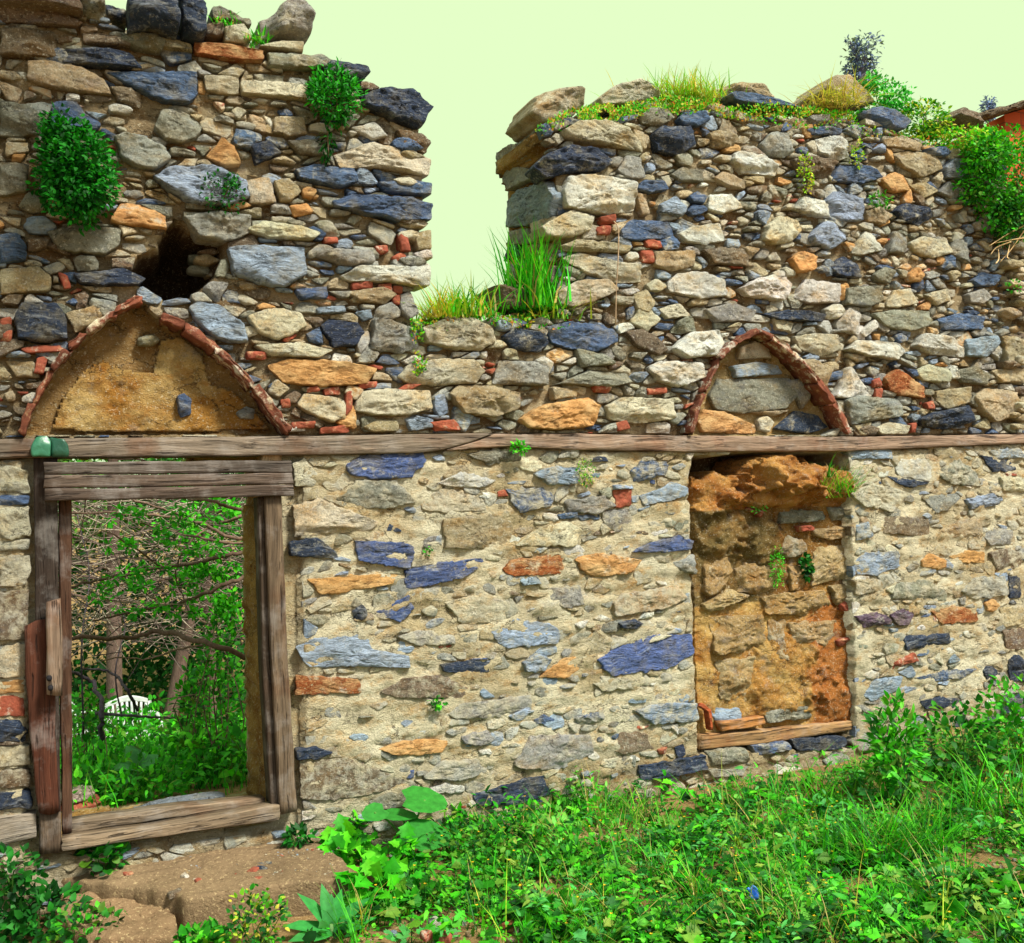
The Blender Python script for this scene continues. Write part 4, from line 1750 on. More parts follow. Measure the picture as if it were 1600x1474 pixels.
def loose(name, px, z, prot, cls, label, cat, group=None, mat=None, flat=0.4):
    q = [G(a, b, z) for a, b in pts(px)]
    uv = ccw([(p[0], p[1]) for p in q])
    m, col = cls_col(cls, 0.05)
    V, F = stone_geom(uv, prot * .55, prot * 0.5, 0.3, seg=0.008, nmin=10, flat=flat, facet=.6)
    mb = MB()
    mb.add(on_ground(V, z), F, col)
    return tag(mk(name, mb, mat or STONE_MATS[m]), label, cat, group)


loose('slate_piece', "392,1356 405,1347 425,1349 424,1357 408,1360", 0.103, 0.015, 'D', 'flat dark slate piece lying on the door step beside the red shards', 'stone')
loose('tile_shard', "384,1364 398,1355 406,1358 400,1366", 0.103, 0.02, 'R', 'bright red tile shard touching the dark slate on the door step', 'tile shard')
loose('tile_shard', "388,1376 404,1368 412,1373 398,1379", 0.103, 0.02, 'R', 'red tile shard nearest the step edge, in front of the slate piece', 'tile shard')
loose('tile_shard', "190,1368 205,1363 210,1368 198,1373", 0.103, 0.025, 'R', 'small red brown tile shard right of the round leaved plant on the step', 'tile shard')
loose('tile_shard', "300,1378 308,1373 316,1377 308,1382", 0.103, 0.022, 'R', 'small brick bit in the middle of the door step, right of the white pebble', 'tile shard')
loose('pebble', "281,1371 289,1366 297,1371 290,1375", 0.103, 0.025, 'W', 'white pebble in the middle of the door step', 'pebble')
loose('pebble', "292,1344 297,1340 302,1344 297,1347", 0.103, 0.02, 'L', 'tiny pale pebble near the sill on the door step', 'pebble')
loose('pebble', "368,1317 374,1313 378,1317 373,1320", 0.103, 0.02, 'L', 'tiny pale pebble below the right end of the door sill', 'pebble')
loose('wood_stick', "260,1398 284,1390 286,1394 264,1403", 0.103, 0.02, 'N', 'short brown stick lying at the front edge of the door step', 'stick')
loose('brick_fragment', "655,1462 668,1457 676,1462 664,1467", 0.03, 0.03, 'R', 'orange red brick crumb on the bare soil at the bottom, left of the darker one', 'brick fragment')
loose('brick_fragment', "684,1470 696,1463 708,1466 704,1474", 0.03, 0.04, 'R', 'dull dark red brick fragment at the bottom edge on bare soil', 'brick fragment')
loose('brick_fragment', "778,1449 800,1444 812,1448 800,1452", 0.03, 0.03, 'R', 'flat red brick fragment partly under weeds at the bottom, right of the bare soil', 'brick fragment')
loose('pale_stone', "668,1443 680,1437 690,1441 678,1446", 0.03, 0.03, 'W', 'pale flat stone on the bare soil in front of the lobed weeds', 'stone')
mb = MB()
soil_grit = MB()
for k in range(1600):
    a = random.uniform(150, 520)
    b = random.uniform(1312, 1372)
    z = 0.098
    c = G(a, b, z)
    if c[1] > -0.1:
        continue
    r = random.uniform(0.003, 0.009)
    th = np.linspace(0, 2 * math.pi, 6, endpoint=False)
    uv = np.stack([c[0] + r * np.cos(th) * RNG.uniform(.8, 1.3, 6), c[1] + r * np.sin(th) * RNG.uniform(.8, 1.3, 6)], 1)
    m, col = cls_col(random.choice('CWTTNLRG'), 0.2)
    V, F = stone_geom(uv, r * 0.9, 0.004, 0.3, nmin=6)
    mb.add(on_ground(V, z), F, col, m)
for k in range(260):
    a = random.uniform(560, 1600)
    b = random.uniform(1250, 1474)
    c = groundpt(a, b)
    r = random.uniform(0.005, 0.02)
    th = np.linspace(0, 2 * math.pi, 6, endpoint=False)
    uv = np.stack([c[0] + r * np.cos(th) * RNG.uniform(.8, 1.3, 6), c[1] + r * np.sin(th) * RNG.uniform(.8, 1.3, 6)], 1)
    m, col = cls_col(random.choice('CTTNLRG'), 0.2)
    V, F = stone_geom(uv, r * 0.9, 0.004, 0.3, nmin=6)
    mb.add(on_ground(V, c[2]), F, col, m)
tag(mk('grit', mb, STONE_MATS), 'fine grit and gravel strewn over the step and bare soil', 'grit', kind='stuff')

# ------------------------------------------------------------------ loose stones on the wall heads
def head_stone(px, y, prot, back, cls, label, name='loose_stone'):
    uv = ccw(wallpoly(px, y))
    m, col = cls_col(cls, 0.05)
    V, F = stone_geom(uv, prot, back, 0.32, flat=0.2)
    mb = MB()
    mb.add(on_wall(V, y), F, col)
    return tag(mk(name, mb, STONE_MATS[m]), label, 'stone', 'loose stones on the wall tops')


head_stone("403,36 420,31 432,20 446,10 470,19 485,38 483,60 470,65 430,62 405,63", 0.1, 0.12, 0.25, 'G', 'grey peaked boulder sitting on the highest corner of the left wall top')
head_stone("326,22 352,18 372,28 392,30 394,40 360,44 326,42", 0.12, 0.08, 0.2, 'E', 'flat mossy grey stone on the left wall top, left of the peaked boulder')
head_stone("318,44 345,38 352,60 338,68 318,62", 0.08, 0.06, 0.2, 'N', 'brown stone wedged on the left wall top under the mossy flat stone')
head_stone("199,52 200,-10 272,-14 278,40 278,58 262,56 232,46", -0.05, 0.1, 0.2, 'D', 'big upright dark slab standing on the left wall top')
head_stone("276,-12 300,-14 318,20 320,62 306,66 284,62", 0.0, 0.1, 0.2, 'D', 'narrow dark slab leaning beside the big upright slab')
head_stone("124,22 128,-10 160,-14 166,20 158,36 140,30", 0.0, 0.08, 0.2, 'E', 'grey slab on the left wall top, left of the dark hollow')
head_stone("160,10 196,14 199,40 166,34", 0.15, 0.06, 0.2, 'D', 'low dark stone between the grey slab and the upright slab')
head_stone("-20,-10 60,-12 122,-10 130,22 90,14 -20,4", -0.06, 0.06, 0.2, 'N', 'brown slab at the upper left corner of the wall top')
head_stone("817,186 832,155 850,148 900,150 908,168 880,194 840,203", 0.3, 0.14, 0.3, 'T', 'rounded tan boulder overhanging the left end of the right wall top')
head_stone("926,160 950,141 985,134 1018,150 1020,164 970,170 930,170", 0.3, 0.1, 0.25, 'C', 'pale cream stone on the right wall top beside the grass tuft')
head_stone("1112,142 1150,132 1180,140 1205,156 1180,160 1130,158", 0.35, 0.1, 0.25, 'T', 'flat tan stone lying on the right wall top behind the moss')
head_stone("1128,152 1150,146 1200,152 1246,166 1252,174 1180,172 1134,164", 0.12, 0.08, 0.25, 'B', 'long flat blue slab on the middle of the right wall top')
head_stone("1338,180 1362,170 1390,175 1412,195 1402,207 1370,209 1352,196", 0.06, 0.08, 0.25, 'B', 'blue grey slab tilted on the right wall top below the green bush')
head_stone("1266,152 1280,130 1310,124 1336,140 1350,168 1320,172 1280,168", 0.25, 0.12, 0.25, 'T', 'brown stone hung with dry grass on the right wall top')
head_stone("1476,188 1490,174 1512,182 1532,190 1536,202 1500,200", 0.3, 0.10, 0.25, 'N', 'dark brown stone at the right end of the wall top beside the red building')
head_stone("762,452 784,446 815,448 824,470 812,486 776,486 762,474", 0.22, 0.12, 0.2, 'N', 'brown rounded stone lying on the sill of the gap between two grass tufts')

head_stone("832,204 862,190 892,196 888,212 850,220 834,216", 0.34, 0.08, 0.25, 'G', 'small grey stone under the rounded tan boulder on the right wall top')
# ------------------------------------------------------------------ plants on the wall
def plant(name, label, cat='plant', group=None):
    return MB(), MB(), name, label, cat, group


def finish(mbs, extra=None):
    lf, st, name, label, cat, group = mbs
    if st.n:
        root = thing(name, (0, 0, 0), label, cat, group)
        Vl, _ = lf.data()
        c = Vl.mean(0)
        c[2] = Vl[:, 2].min()
        root.location = c
        root['wpos'] = [float(q) for q in c]
        mk('foliage', lf, M_LF, root)
        mk('stem', st, M_BK, root)
        return root
    return tag(mk(name, lf, M_LF), label, cat, group)


BKT = lin((112, 92, 70))


def shrub(px, y, rpx, n, L, cols, name, label, shape='ovate', ratio=0.6, up=0.3, ry=0.25, root=None, k=14, lump=0.35, cat='plant', group=None, shell=0.5, rad=0.006, bend=.25):
    c = P(*px, y)
    e = P(px[0] + rpx[0], px[1], y)
    rz = abs(P(px[0], px[1] + rpx[1], y)[2] - c[2])
    m = plant(name, label, cat, group)
    r = (abs(e[0] - c[0]), ry, rz)
    pos = bush_leaves(m[0], c, r, int(n * 2.1), L * .66, cols, shape, ratio, up, lump, shell, bend)
    for _ in range(5):
        q = c + RNG.uniform(-.85, .85, 3) * np.array([r[0], r[1] * .6, r[2]])
        pos = np.vstack([pos, bush_leaves(m[0], q, tuple(v * random.uniform(.28, .5) for v in r), int(n * .3), L * .66, cols, shape, ratio, up, .5, .1, bend)])
    root = P(*root) if root is not None else np.array([c[0], 0.03, c[2] - rz * 0.5])
    stems(m[1], root, pos, k, rad, BKT)
    return finish(m)


shrub((120, 272), -0.14, (66, 72), 1500, 0.042, [(20, 110, 22), (30, 134, 26), (14, 84, 18), (40, 150, 34)], 'wall_shrub', 'dense round dark green shrub growing out of the upper left wall', ry=0.17, root=(110, 300, 0.05))
shrub((345, 302), -0.06, (38, 30), 150, 0.030, DKG, 'wall_shrub', 'sparse dark shrub on the ledge above the wall hole', ry=0.08, root=(345, 325, 0.03), shell=0.2)
shrub((523, 150), -0.06, (40, 42), 420, 0.052, [(36, 140, 30), (54, 176, 36), (24, 104, 26)], 'wall_shrub', 'hanging leafy shrub near the upper left wall corner', ratio=0.35, ry=0.13, root=(520, 190, 0.05), up=0.5)
m = plant('trailing_plant', 'thin dark plant trailing down below the hanging leafy shrub')
c = P(512, 225, -0.05)
bush_leaves(m[0], c, (0.035, 0.04, 0.09), 70, 0.045, DKG, ratio=0.3, up=-0.5)
pa = [P(520, 180, -0.02), P(512, 205, -0.06), P(514, 245, -0.06)]
tube(m[1], smooth_path(pa), 0.004, BKT, 4)
finish(m)
shrub((1566, 285), -0.02, (60, 78), 1900, 0.052, BRT + GRN, 'wall_bush', 'bright green leafy bush spilling over the right end of the wall', ry=0.3, root=(1575, 330, 0.1), lump=0.45)
shrub((1582, 342), -0.10, (26, 34), 260, 0.05, DKG + GRN, 'wall_bush', 'darker drooping bush below the bright bush at the right edge', ry=0.15, root=(1590, 330, 0.05), up=-0.2)
shrub((1380, 158), 0.2, (38, 26), 420, 0.045, [(60, 180, 60), (90, 210, 70), (50, 150, 50)], 'wall_bush', 'round green bush on the right wall top beside the distant tree', ry=0.2, root=(1385, 185, 0.3))
shrub((1442, 188), 0.12, (36, 28), 360, 0.045, YEL + GRN, 'wall_bush', 'yellow green bush on the right wall top between the slab and the dark stone', ry=0.16, root=(1445, 210, 0.2))
shrub((1512, 222), -0.02, (36, 22), 300, 0.045, YEL + BRT, 'wall_bush', 'pale yellow green growth on the wall top left of the red building', ry=0.15, root=(1515, 240, 0.2))


def tuft(px, y, n, Lpx, wpx, cols, label, name='grass_tuft', W=0.008, spread=0.4, ry=0.06, bend=(0.1, 0.6), cat='grass', lean=(0, 0, 0), group=None):
    c = P(*px, y)
    L = abs(P(px[0], px[1] - Lpx, y)[2] - c[2])
    rx = abs(P(px[0] + wpx, px[1], y)[0] - c[0])
    mb = MB()
    blades(mb, c, n, L, W, cols, spread * 1.3, rx, ry, lean, (bend[0], bend[1] + .25))
    blades(mb, c, n // 6, L * .8, W, [(190, 170, 100), (160, 150, 80)], spread * 2, rx, ry, lean, (.3, .9))
    return tag(mk(name, mb, M_LF), label, cat, group)


tuft((836, 486), 0.12, 260, 120, 17, BRT + [(60, 190, 40)], 'tall bright green grass tuft at the right side of the gap', W=0.012, spread=0.22, ry=0.09, bend=(0.0, 0.3))
tuft((725, 500), 0.1, 230, 66, 18, YEL + BRT, 'yellow green grass tuft in the middle of the gap', W=0.010, spread=0.45, ry=0.1)
tuft((686, 500), 0.06, 170, 52, 14, YEL, 'short yellowish grass tuft at the left foot of the gap', W=0.010, spread=0.6, ry=0.08)
tuft((870, 500), 0.02, 60, 52, 18, YEL + GRN, 'thin grass at the right foot of the gap, in front of the tall tuft', W=0.009, spread=0.7, ry=0.05)
tuft((1070, 160), 0.25, 700, 40, 26, YEL + [(150, 215, 60)], 'fine flowering grass tuft standing highest on the right wall top', W=0.007, spread=0.7, ry=0.12)
tuft((1305, 165), 0.1, 200, 42, 16, [(196, 186, 90), (170, 180, 70), (205, 180, 110)], 'dry straw coloured grass hanging over the brown stone on the right wall top', W=0.008, spread=0.9, ry=0.1, bend=(0.5, 1.4))
tuft((350, 40), 0.02, 60, 16, 10, BRT, 'small bright green grass tuft left of the peaked boulder', W=0.008, spread=0.6)
tuft((400, 66), -0.02, 70, 18, 9, BRT, 'small bright green grass tuft at the foot of the peaked boulder', W=0.008, spread=0.7)
tuft((1296, 778), 0.02, 120, 56, 16, GRN + YEL, 'grass tuft at the upper right corner of the walled-up doorway', W=0.006, spread=0.5, ry=0.04, bend=(0.2, 0.9))
tuft((1318, 770), -0.02, 90, 52, 6, BRT, 'feathery bright green plant at the right jamb of the walled-up doorway', W=0.008, spread=0.6, ry=0.03, name='feathery_plant', cat='plant')
tuft((1297, 746), -0.03, 9, 55, 3, GRN, 'long bent grass blades curving over the beam edge', W=0.012, spread=0.6, ry=0.01, bend=(0.5, 1.2))


def sprig(px, y, rpx, n, L, cols, label, name='small_plant', shape='ovate', ratio=.6, up=0.4):
    c = P(*px, y)
    rx = abs(P(px[0] + rpx[0], px[1], y)[0] - c[0])
    rz = abs(P(px[0], px[1] + rpx[1], y)[2] - c[2])
    mb = MB()
    bush_leaves(mb, c, (rx, 0.03, rz), int(n * 1.6), L * .8, cols, shape, ratio, up, shell=0.1)
    return tag(mk(name, mb, M_LF), label, 'plant', 'small plants growing from the wall joints')


sprig((1214, 884), 0.05, (11, 36), 260, 0.022, BRT, 'light green ferny plant on the walled-up doorway', ratio=.4)
sprig((1260, 884), 0.05, (8, 22), 60, 0.034, DKG, 'dark round leaved plant right of the ferny one on the walled-up doorway', shape='round', ratio=1.0)
sprig((812, 700), -0.07, (14, 10), 60, 0.03, BRT, 'little bright green plant growing on the beam joint')
sprig((915, 738), -0.03, (16, 22), 150, 0.017, YEL + GRN, 'mossy yellow green plant under the beam between the doorways')
sprig((684, 1100), -0.03, (11, 11), 40, 0.03, DKG + BRT, 'small green plant in the lower wall above the big leaves')
sprig((668, 862), -0.03, (7, 7), 14, 0.026, GRN, 'tiny green plant between the two striped blue stones')
sprig((1258, 268), -0.06, (12, 32), 110, 0.026, YEL, 'yellow green plant climbing the upper right wall')
sprig((1375, 312), -0.06, (16, 12), 60, 0.03, GRN, 'small green plant under the orange stone of the upper right wall')
sprig((1340, 240), -0.06, (10, 26), 70, 0.026, YEL, 'faded plant hanging beside the cream stone of the upper right wall')
sprig((1584, 448), -0.06, (11, 9), 24, 0.035, BRT, 'small bright plant near the right edge above the beam')
sprig((1185, 795), 0.0, (14, 7), 30, 0.02, GRN, 'low green sprouts on the mud of the walled-up doorway')
sprig((770, 498), 0.0, (10, 9), 40, 0.028, BRT, 'low leafy plant at the middle of the gap sill')

# moss and stonecrop on the wall heads
mb = MB()
for poly, y0, y1, n in (("835,205 880,175 930,165 1000,160 1040,150 1120,158 1130,176 1000,186 900,196 850,212", 0.0, 0.3, 1500),
                        ("1120,172 1200,160 1290,172 1340,178 1340,206 1290,205 1200,196 1120,184", 0.0, 0.3, 1500),
                        ("1340,196 1410,204 1470,214 1540,236 1580,262 1560,280 1470,232 1340,212", 0.0, 0.3, 1100),
                        ("652,506 770,496 880,492 900,510 880,516 770,512 655,522", -0.02, 0.3, 800),
                        ("640,500 660,498 668,580 650,590", -0.03, 0.0, 90)):
    q = pts(poly)
    bx, bz = [p[0] for p in q], [p[1] for p in q]
    A, B = RNG.uniform(min(bx), max(bx), n * 9), RNG.uniform(min(bz), max(bz), n * 9)
    k = inside(q, A, B)
    A, B = A[k][:n * 3], B[k][:n * 3]
    sd = random.uniform(0, 50)
    pos = np.array([P(a, b, random.uniform(y0, y1) - 0.03) for a, b in zip(A, B) if noise.noise(Vector((a / 34, b / 20, sd))) > -0.22])
    nn = len(pos)
    d = unit(RNG.normal(size=(nn, 3)) * 0.6 + np.array([0, -0.35, 0.7]))
    L = RNG.uniform(0.010, 0.028, nn)
    cols = pick(YEL + BRT + [(198, 120, 50), (205, 160, 70), (110, 190, 50)], nn)
    leaves(mb, pos, d, unit(RNG.normal(size=(nn, 3)) + np.array([0, -0.6, 0.6])), L, L * 0.5, cols, 'ovate', 0.3)
tag(mk('moss', mb, M_LF), 'yellow green moss and stonecrop creeping along the wall tops', 'moss', kind='stuff')

# bare twigs at the right edge and a dry stem on the wall
m = MB()
for a, b in (((1545, 385), (1606, 350)), ((1555, 380), (1600, 372)), ((1562, 410), (1604, 355)), ((1578, 382), (1576, 404)), ((1548, 398), (1580, 378)), ((1560, 390), (1556, 412))):
    p0, p1 = P(*a, -0.12), P(*b, -0.2)
    tube(m, smooth_path([p0, (p0 + p1) / 2 + RNG.normal(size=3) * 0.02, p1]), np.linspace(0.003, 0.006, 9), lin((214, 180, 130)), 4)
tag(mk('dry_twigs', m, M_BK), 'bare pale twigs reaching in from the right edge below the bushes', 'twigs')
m = MB()
tube(m, smooth_path([P(959, 346, -0.05), P(966, 358, -0.09), P(966, 400, -0.09), P(963, 450, -0.08), P(962, 506, -0.05)]), 0.0035, lin((190, 160, 130)), 5)
tag(mk('dry_vine', m, M_BK), 'long thin dry vine hanging down the wall right of the gap', 'stem')

# ------------------------------------------------------------------ foreground plants
def gplant(px, n, L, r, h, cols, label, name='weed_plant', shape='ovate', ratio=.6, up=.4, k=10, z=None, shell=.2, bend=.25, lump=.3, group=None):
    c = groundpt(*px) if z is None else G(*px, z)
    m = plant(name, label, 'plant', group)
    cc = c + np.array([0, 0, h * 0.5])
    pos = bush_leaves(m[0], cc, (r, r * 0.8, h * 0.5), n, L, cols, shape, ratio, up, lump, shell, bend)
    stems(m[1], c, pos, k, 0.004, lin((70, 110, 40)))
    return finish(m)


gplant((162, 1366), 90, 0.045, 0.11, 0.15, DKG + GRN, 'round leaved green plant growing at the left end of the door sill', shape='round', ratio=1.0, z=0.10)
gplant((466, 1324), 80, 0.042, 0.07, 0.10, DKG, 'small dark plant at the right end of the door step by the wall', z=0.10)
# three big round leaves
m = plant('big_leaf_plant', 'plant with three large round flat dull green leaves at the wall foot', 'plant')
for (px, py, rr, dx, dy, nx_) in ((664, 1250, 0.125, 1, 0.15, (0.12, -0.38, 0.9)), (626, 1273, 0.09, 1, -0.2, (0.0, -0.1, 0.98)), (668, 1304, 0.125, 1, 0.2, (0.08, -0.42, 0.85)), (585, 1270, 0.07, -1, 0, (-.2, -.5, .8))):
    c = P(px, py, -0.22 if py < 1290 else -0.36)
    dd = unit(np.array([dx, -0.25, -0.25 * dy - 0.1]))
    leaves(m[0], c - dd * rr, dd, np.array(nx_), 2 * rr, 1.75 * rr, lin((52, 138, 48)), 'round', 0.06, 0.05, jit=0.08)
    tube(m[1], smooth_path([groundpt(640, 1330), (groundpt(640, 1330) + c) / 2 + np.array([0, 0, .04]), c]), 0.006, lin((90, 140, 60)), 5)
finish(m)
# lobed bright clumps (mallow)
for i, (px, n, L, r, h, lab) in enumerate((
        ((560, 1322), 120, 0.075, 0.14, 0.22, 'bright lobed leaf plant left of the big round leaves'),
        ((545, 1352), 60, 0.085, 0.12, 0.16, 'bright lobed leaf plant at the right corner of the door step'),
        ((620, 1372), 70, 0.085, 0.12, 0.18, 'bright lobed leaf plant in front of the big round leaves'),
        ((590, 1418), 70, 0.085, 0.13, 0.18, 'bright lobed leaf plant right of the rosette plant'),
        ((710, 1296), 60, 0.07, 0.12, 0.12, 'bright lobed leaf plant right of the big round leaves at the wall foot'),
        ((648, 1418), 40, 0.07, 0.09, 0.12, 'small lobed leaf plant in front of the bright clumps, nearest the bare soil'),
        ((1470, 1432), 60, 0.075, 0.16, 0.10, 'low lobed leaf plant near the lower right corner'),
        ((1560, 1410), 60, 0.075, 0.16, 0.12, 'lobed leaf plant at the right edge near the bottom'))):
    gplant(px, n, L, r, h, BRT if i < 5 else GRN, lab, 'lobed_leaf_plant', 'lobed', 0.95, 0.25, 12, bend=.3)
# rosette
m = plant('rosette_plant', 'rosette plant with long ribbed grey green leaves in front of the door step', 'plant')
c = groundpt(518, 1462)
for az, L, el in ((100, .20, 70), (60, .18, 55), (140, .22, 55), (20, .22, 35), (175, .22, 25), (-20, .20, 18), (205, .2, 12), (-60, .16, 15), (245, .15, 12), (80, .17, 40)):
    a, e = R_(az), R_(el)
    d = np.array([math.cos(a) * math.cos(e), -0.55 * math.sin(a) * math.cos(e) * 0 + math.sin(a) * math.cos(e) * 0.6, math.sin(e)])
    leaves(m[0], c + np.array([0, 0, .02]), unit(d), np.array([-d[0] * .6, -.35, 0.8]), L, L * 0.36, lin((56, 146, 66)), 'ovate', 0.22, 0.16, jit=.15)
tube(m[1], [c, c + np.array([0, 0, .05])], [0.014, 0.008], lin((110, 150, 90)), 6)
finish(m)
gplant((60, 1462), 340, 0.05, 0.22, 0.20, DKG, 'dark leafy weeds at the lower left corner', name='weed_clump')
gplant((20, 1400), 160, 0.045, 0.14, 0.20, DKG, 'dark weeds at the left edge under the base timber', name='weed_clump')
gplant((130, 1490), 240, 0.04, 0.17, 0.20, DKG + GRN, 'leafy weeds along the bottom edge below the left step slab', name='weed_clump')
gplant((310, 1492), 190, 0.05, 0.13, 0.10, GRN + BRT, 'bright weeds at the bottom edge in front of the step', name='weed_clump')
gplant((400, 1488), 380, 0.028, 0.14, 0.27, DKG + GRN + YEL, 'fine leaved weed clump against the front of the step', name='weed_clump')
gplant((1405, 1262), 520, 0.07, 0.17, 0.62, BRT + GRN, 'tall leafy bright green weed standing before the wall, left of the right corner growth', name='tall_weed', ratio=.34, up=.5, k=18)
gplant((1500, 1230), 420, 0.055, 0.30, 0.50, GRN + DKG, 'dense leafy growth at the wall foot near the right edge', name='tall_weed', k=16)
gplant((1590, 1215), 520, 0.055, 0.30, 0.62, BRT + GRN, 'tall leafy growth at the right edge against the wall', name='tall_weed', k=16)
gplant((770, 1340), 620, 0.032, 0.36, 0.20, DKG + GRN, 'dense fine leaved dark clump right of the lobed plants', name='weed_clump')
gplant((900, 1365), 300, 0.034, 0.24, 0.16, GRN, 'soft green weed clump in the middle of the weeds', name='weed_clump')
gplant((1080, 1335), 300, 0.034, 0.28, 0.14, GRN + DKG, 'low green weed clump below the middle of the wall', name='weed_clump')
gplant((870, 1455), 150, 0.055, 0.16, 0.12, GRN + BRT, 'broad leaved weeds at the bottom edge below the middle clump', name='weed_clump', shape='lobed', ratio=.9)


def gtuft(px, n, L, rx, cols, label, W=0.008, spread=.35, bend=(0.15, 0.8)):
    c = groundpt(*px)
    mb = MB()
    blades(mb, c, int(n * .6), L * .9, W * 1.1, cols, spread * 1.5, rx, rx * .6, bend=(.25, 1.0))
    return tag(mk('grass_tuft', mb, M_LF), label, 'grass', 'grass tufts in the weeds')


for px, n, L, rx, lab in (((1200, 1262), 60, .30, .10, 'grass tuft at the wall foot below the sill of the walled-up doorway'),
                          ((1282, 1268), 110, .40, .10, 'tall grass tuft below the round grey stone'),
                          ((1335, 1345), 140, .36, .10, 'grass tuft with long arching blades in front of the tall leafy weed'),
                          ((1395, 1362), 170, .42, .10, 'thick grass tuft beside the bare patch at the right'),
                          ((1460, 1345), 130, .42, .09, 'upright grass tuft between the bare patch and the leafy growth'),
                          ((1555, 1290), 150, .55, .14, 'tall grass tuft in front of the right edge growth'),
                          ((1500, 1200), 80, .40, .12, 'grass tuft standing against the wall near the right edge'),
                          ((905, 1275), 70, .34, .08, 'grass tuft with bent blades at the wall foot in the middle'),
                          ((1000, 1290), 60, .26, .10, 'short grass tuft at the wall foot below the dark long slate'),
                          ((1400, 1440), 150, .22, .10, 'bright grass tuft near the bottom edge right of the blue litter'),
                          ((1000, 1390), 110, .26, .12, 'grass tuft in the middle of the weeds'),
                          ((790, 1400), 50, .24, .07, 'thin grass tuft beside the dense dark clump')):
    gtuft(px, n, L, rx, GRN + BRT + ([(150, 205, 90)] if n < 100 else []), lab)

# weeds as one mass
ZONE = pts("520,1474 560,1430 640,1400 660,1330 700,1300 800,1268 900,1256 1050,1246 1140,1240 1250,1232 1340,1205 1420,1165 1500,1140 1640,1120 1640,1500 520,1500")
BARE = [pts("600,1446 660,1434 800,1438 840,1452 800,1500 540,1500"), pts("1490,1345 1600,1335 1640,1380 1520,1390"), pts("1330,1375 1420,1380 1400,1410 1320,1405"), pts("860,1380 920,1390 900,1430 850,1420"), pts("1440,1450 1510,1440 1540,1474 1440,1474")]


def zone_pts(n, zone, keep_bare=0.12, sc=60.0):
    zx, zz = [p[0] for p in zone], [p[1] for p in zone]
    A, B = RNG.uniform(min(zx), max(zx), n * 3), RNG.uniform(min(zz), max(zz), n * 3)
    k = inside(zone, A, B)
    A, B = A[k], B[k]
    bare = np.zeros(len(A), bool)
    for b in BARE:
        bare |= inside(b, A, B)
    w = np.array([0.66 + 1.3 * noise.noise(Vector((a / sc, b / (sc * 0.45), 2.2))) for a, b in zip(A, B)])
    w[bare] *= keep_bare
    k = RNG.uniform(0, 1, len(A)) < w
    return list(zip(A[k][:n], B[k][:n]))


wd, gr, fl = MB(), MB(), MB()
PAL = [GRN, BRT, DKG, DKG, GRN, BRT, GRN, [(110, 160, 50), (140, 170, 66), (90, 150, 40)], [(90, 180, 50), (110, 190, 70)], [(70, 160, 70), (90, 180, 90)]]
for a, b in zone_pts(2200, ZONE):
    c = groundpt(a, b)
    t = random.random()
    cols = random.choice(PAL)
    big = 1.0 + 0.9 * max(-.5, noise.noise(Vector((a / 90, b / 50, 9.1))))
    if t < 0.33:      # low small-leaved herb
        k = random.randint(14, 26)
        r = random.uniform(.03, .075)
        pos = c + np.stack([RNG.normal(size=k) * r, RNG.normal(size=k) * r, RNG.uniform(.005, .08, k)], 1)
        L = RNG.uniform(.012, .028, k)
        leaves(wd, pos, unit(RNG.normal(size=(k, 3)) * np.array([1, 1, .5]) + np.array([0, 0, .2])), unit(RNG.normal(size=(k, 3)) * .4 + np.array([0, -.3, 1])), L, L * .75, pick(cols, k), 'ovate', .2)
    elif t < 0.55:    # herb with longer leaves
        k = random.randint(10, 20)
        h = random.uniform(.06, .22) * big
        pos = c + np.stack([RNG.normal(size=k) * .03, RNG.normal(size=k) * .03, RNG.uniform(.01, h, k)], 1)
        L = RNG.uniform(.03, .065, k)
        leaves(wd, pos, unit(RNG.normal(size=(k, 3)) * np.array([1, 1, .4]) + np.array([0, 0, .5])), unit(RNG.normal(size=(k, 3)) * .3 + np.array([0, -.2, 1])), L, L * .36, pick(cols, k), 'ovate', .4)
    elif t < 0.68:    # lobed leaves
        k = random.randint(5, 9)
        pos = c + np.stack([RNG.normal(size=k) * .05, RNG.normal(size=k) * .05, RNG.uniform(.03, .10, k)], 1)
        L = RNG.uniform(.035, .08, k)
        leaves(wd, pos, unit(RNG.normal(size=(k, 3)) * np.array([1, 1, .2])), unit(RNG.normal(size=(k, 3)) * .3 + np.array([0, -.35, 1])), L, L * .95, pick(cols, k), 'lobed', .25)
    else:
        blades(gr, c, random.randint(7, 16), random.uniform(.09, .26) * big, 0.0055, random.choice((GRN, BRT, YEL + GRN, GRN, DKG, [(190, 170, 100), (150, 160, 70)])), .6, .03, .03, bend=(.2, .9))
for a, b in zone_pts(240, ZONE):
    c = groundpt(a, b) + np.array([0, 0, random.uniform(.06, .16)])
    k = 4
    az = np.arange(4) * math.pi / 2 + random.random()
    d = np.stack([np.cos(az), np.sin(az), np.full(4, .6)], 1)
    leaves(fl, np.tile(c, (4, 1)), unit(d), np.array([0, 0, 1.0]) - .3 * d, .009, .008, lin((235, 190, 40)), 'ovate', .1)
    tube(gr, [c - np.array([0, 0, .09]), c], .001, lin((80, 140, 50)), 3)
tag(mk('weeds', wd, M_LF), 'mixed low green weeds covering the ground before the wall', 'weeds', kind='stuff')
tag(mk('grass', gr, M_LF), 'scattered short grass between the weeds', 'grass', kind='stuff')
tag(mk('yellow_flowers', fl, M_LF), 'tiny yellow flowers scattered through the weeds', 'flowers', kind='stuff')
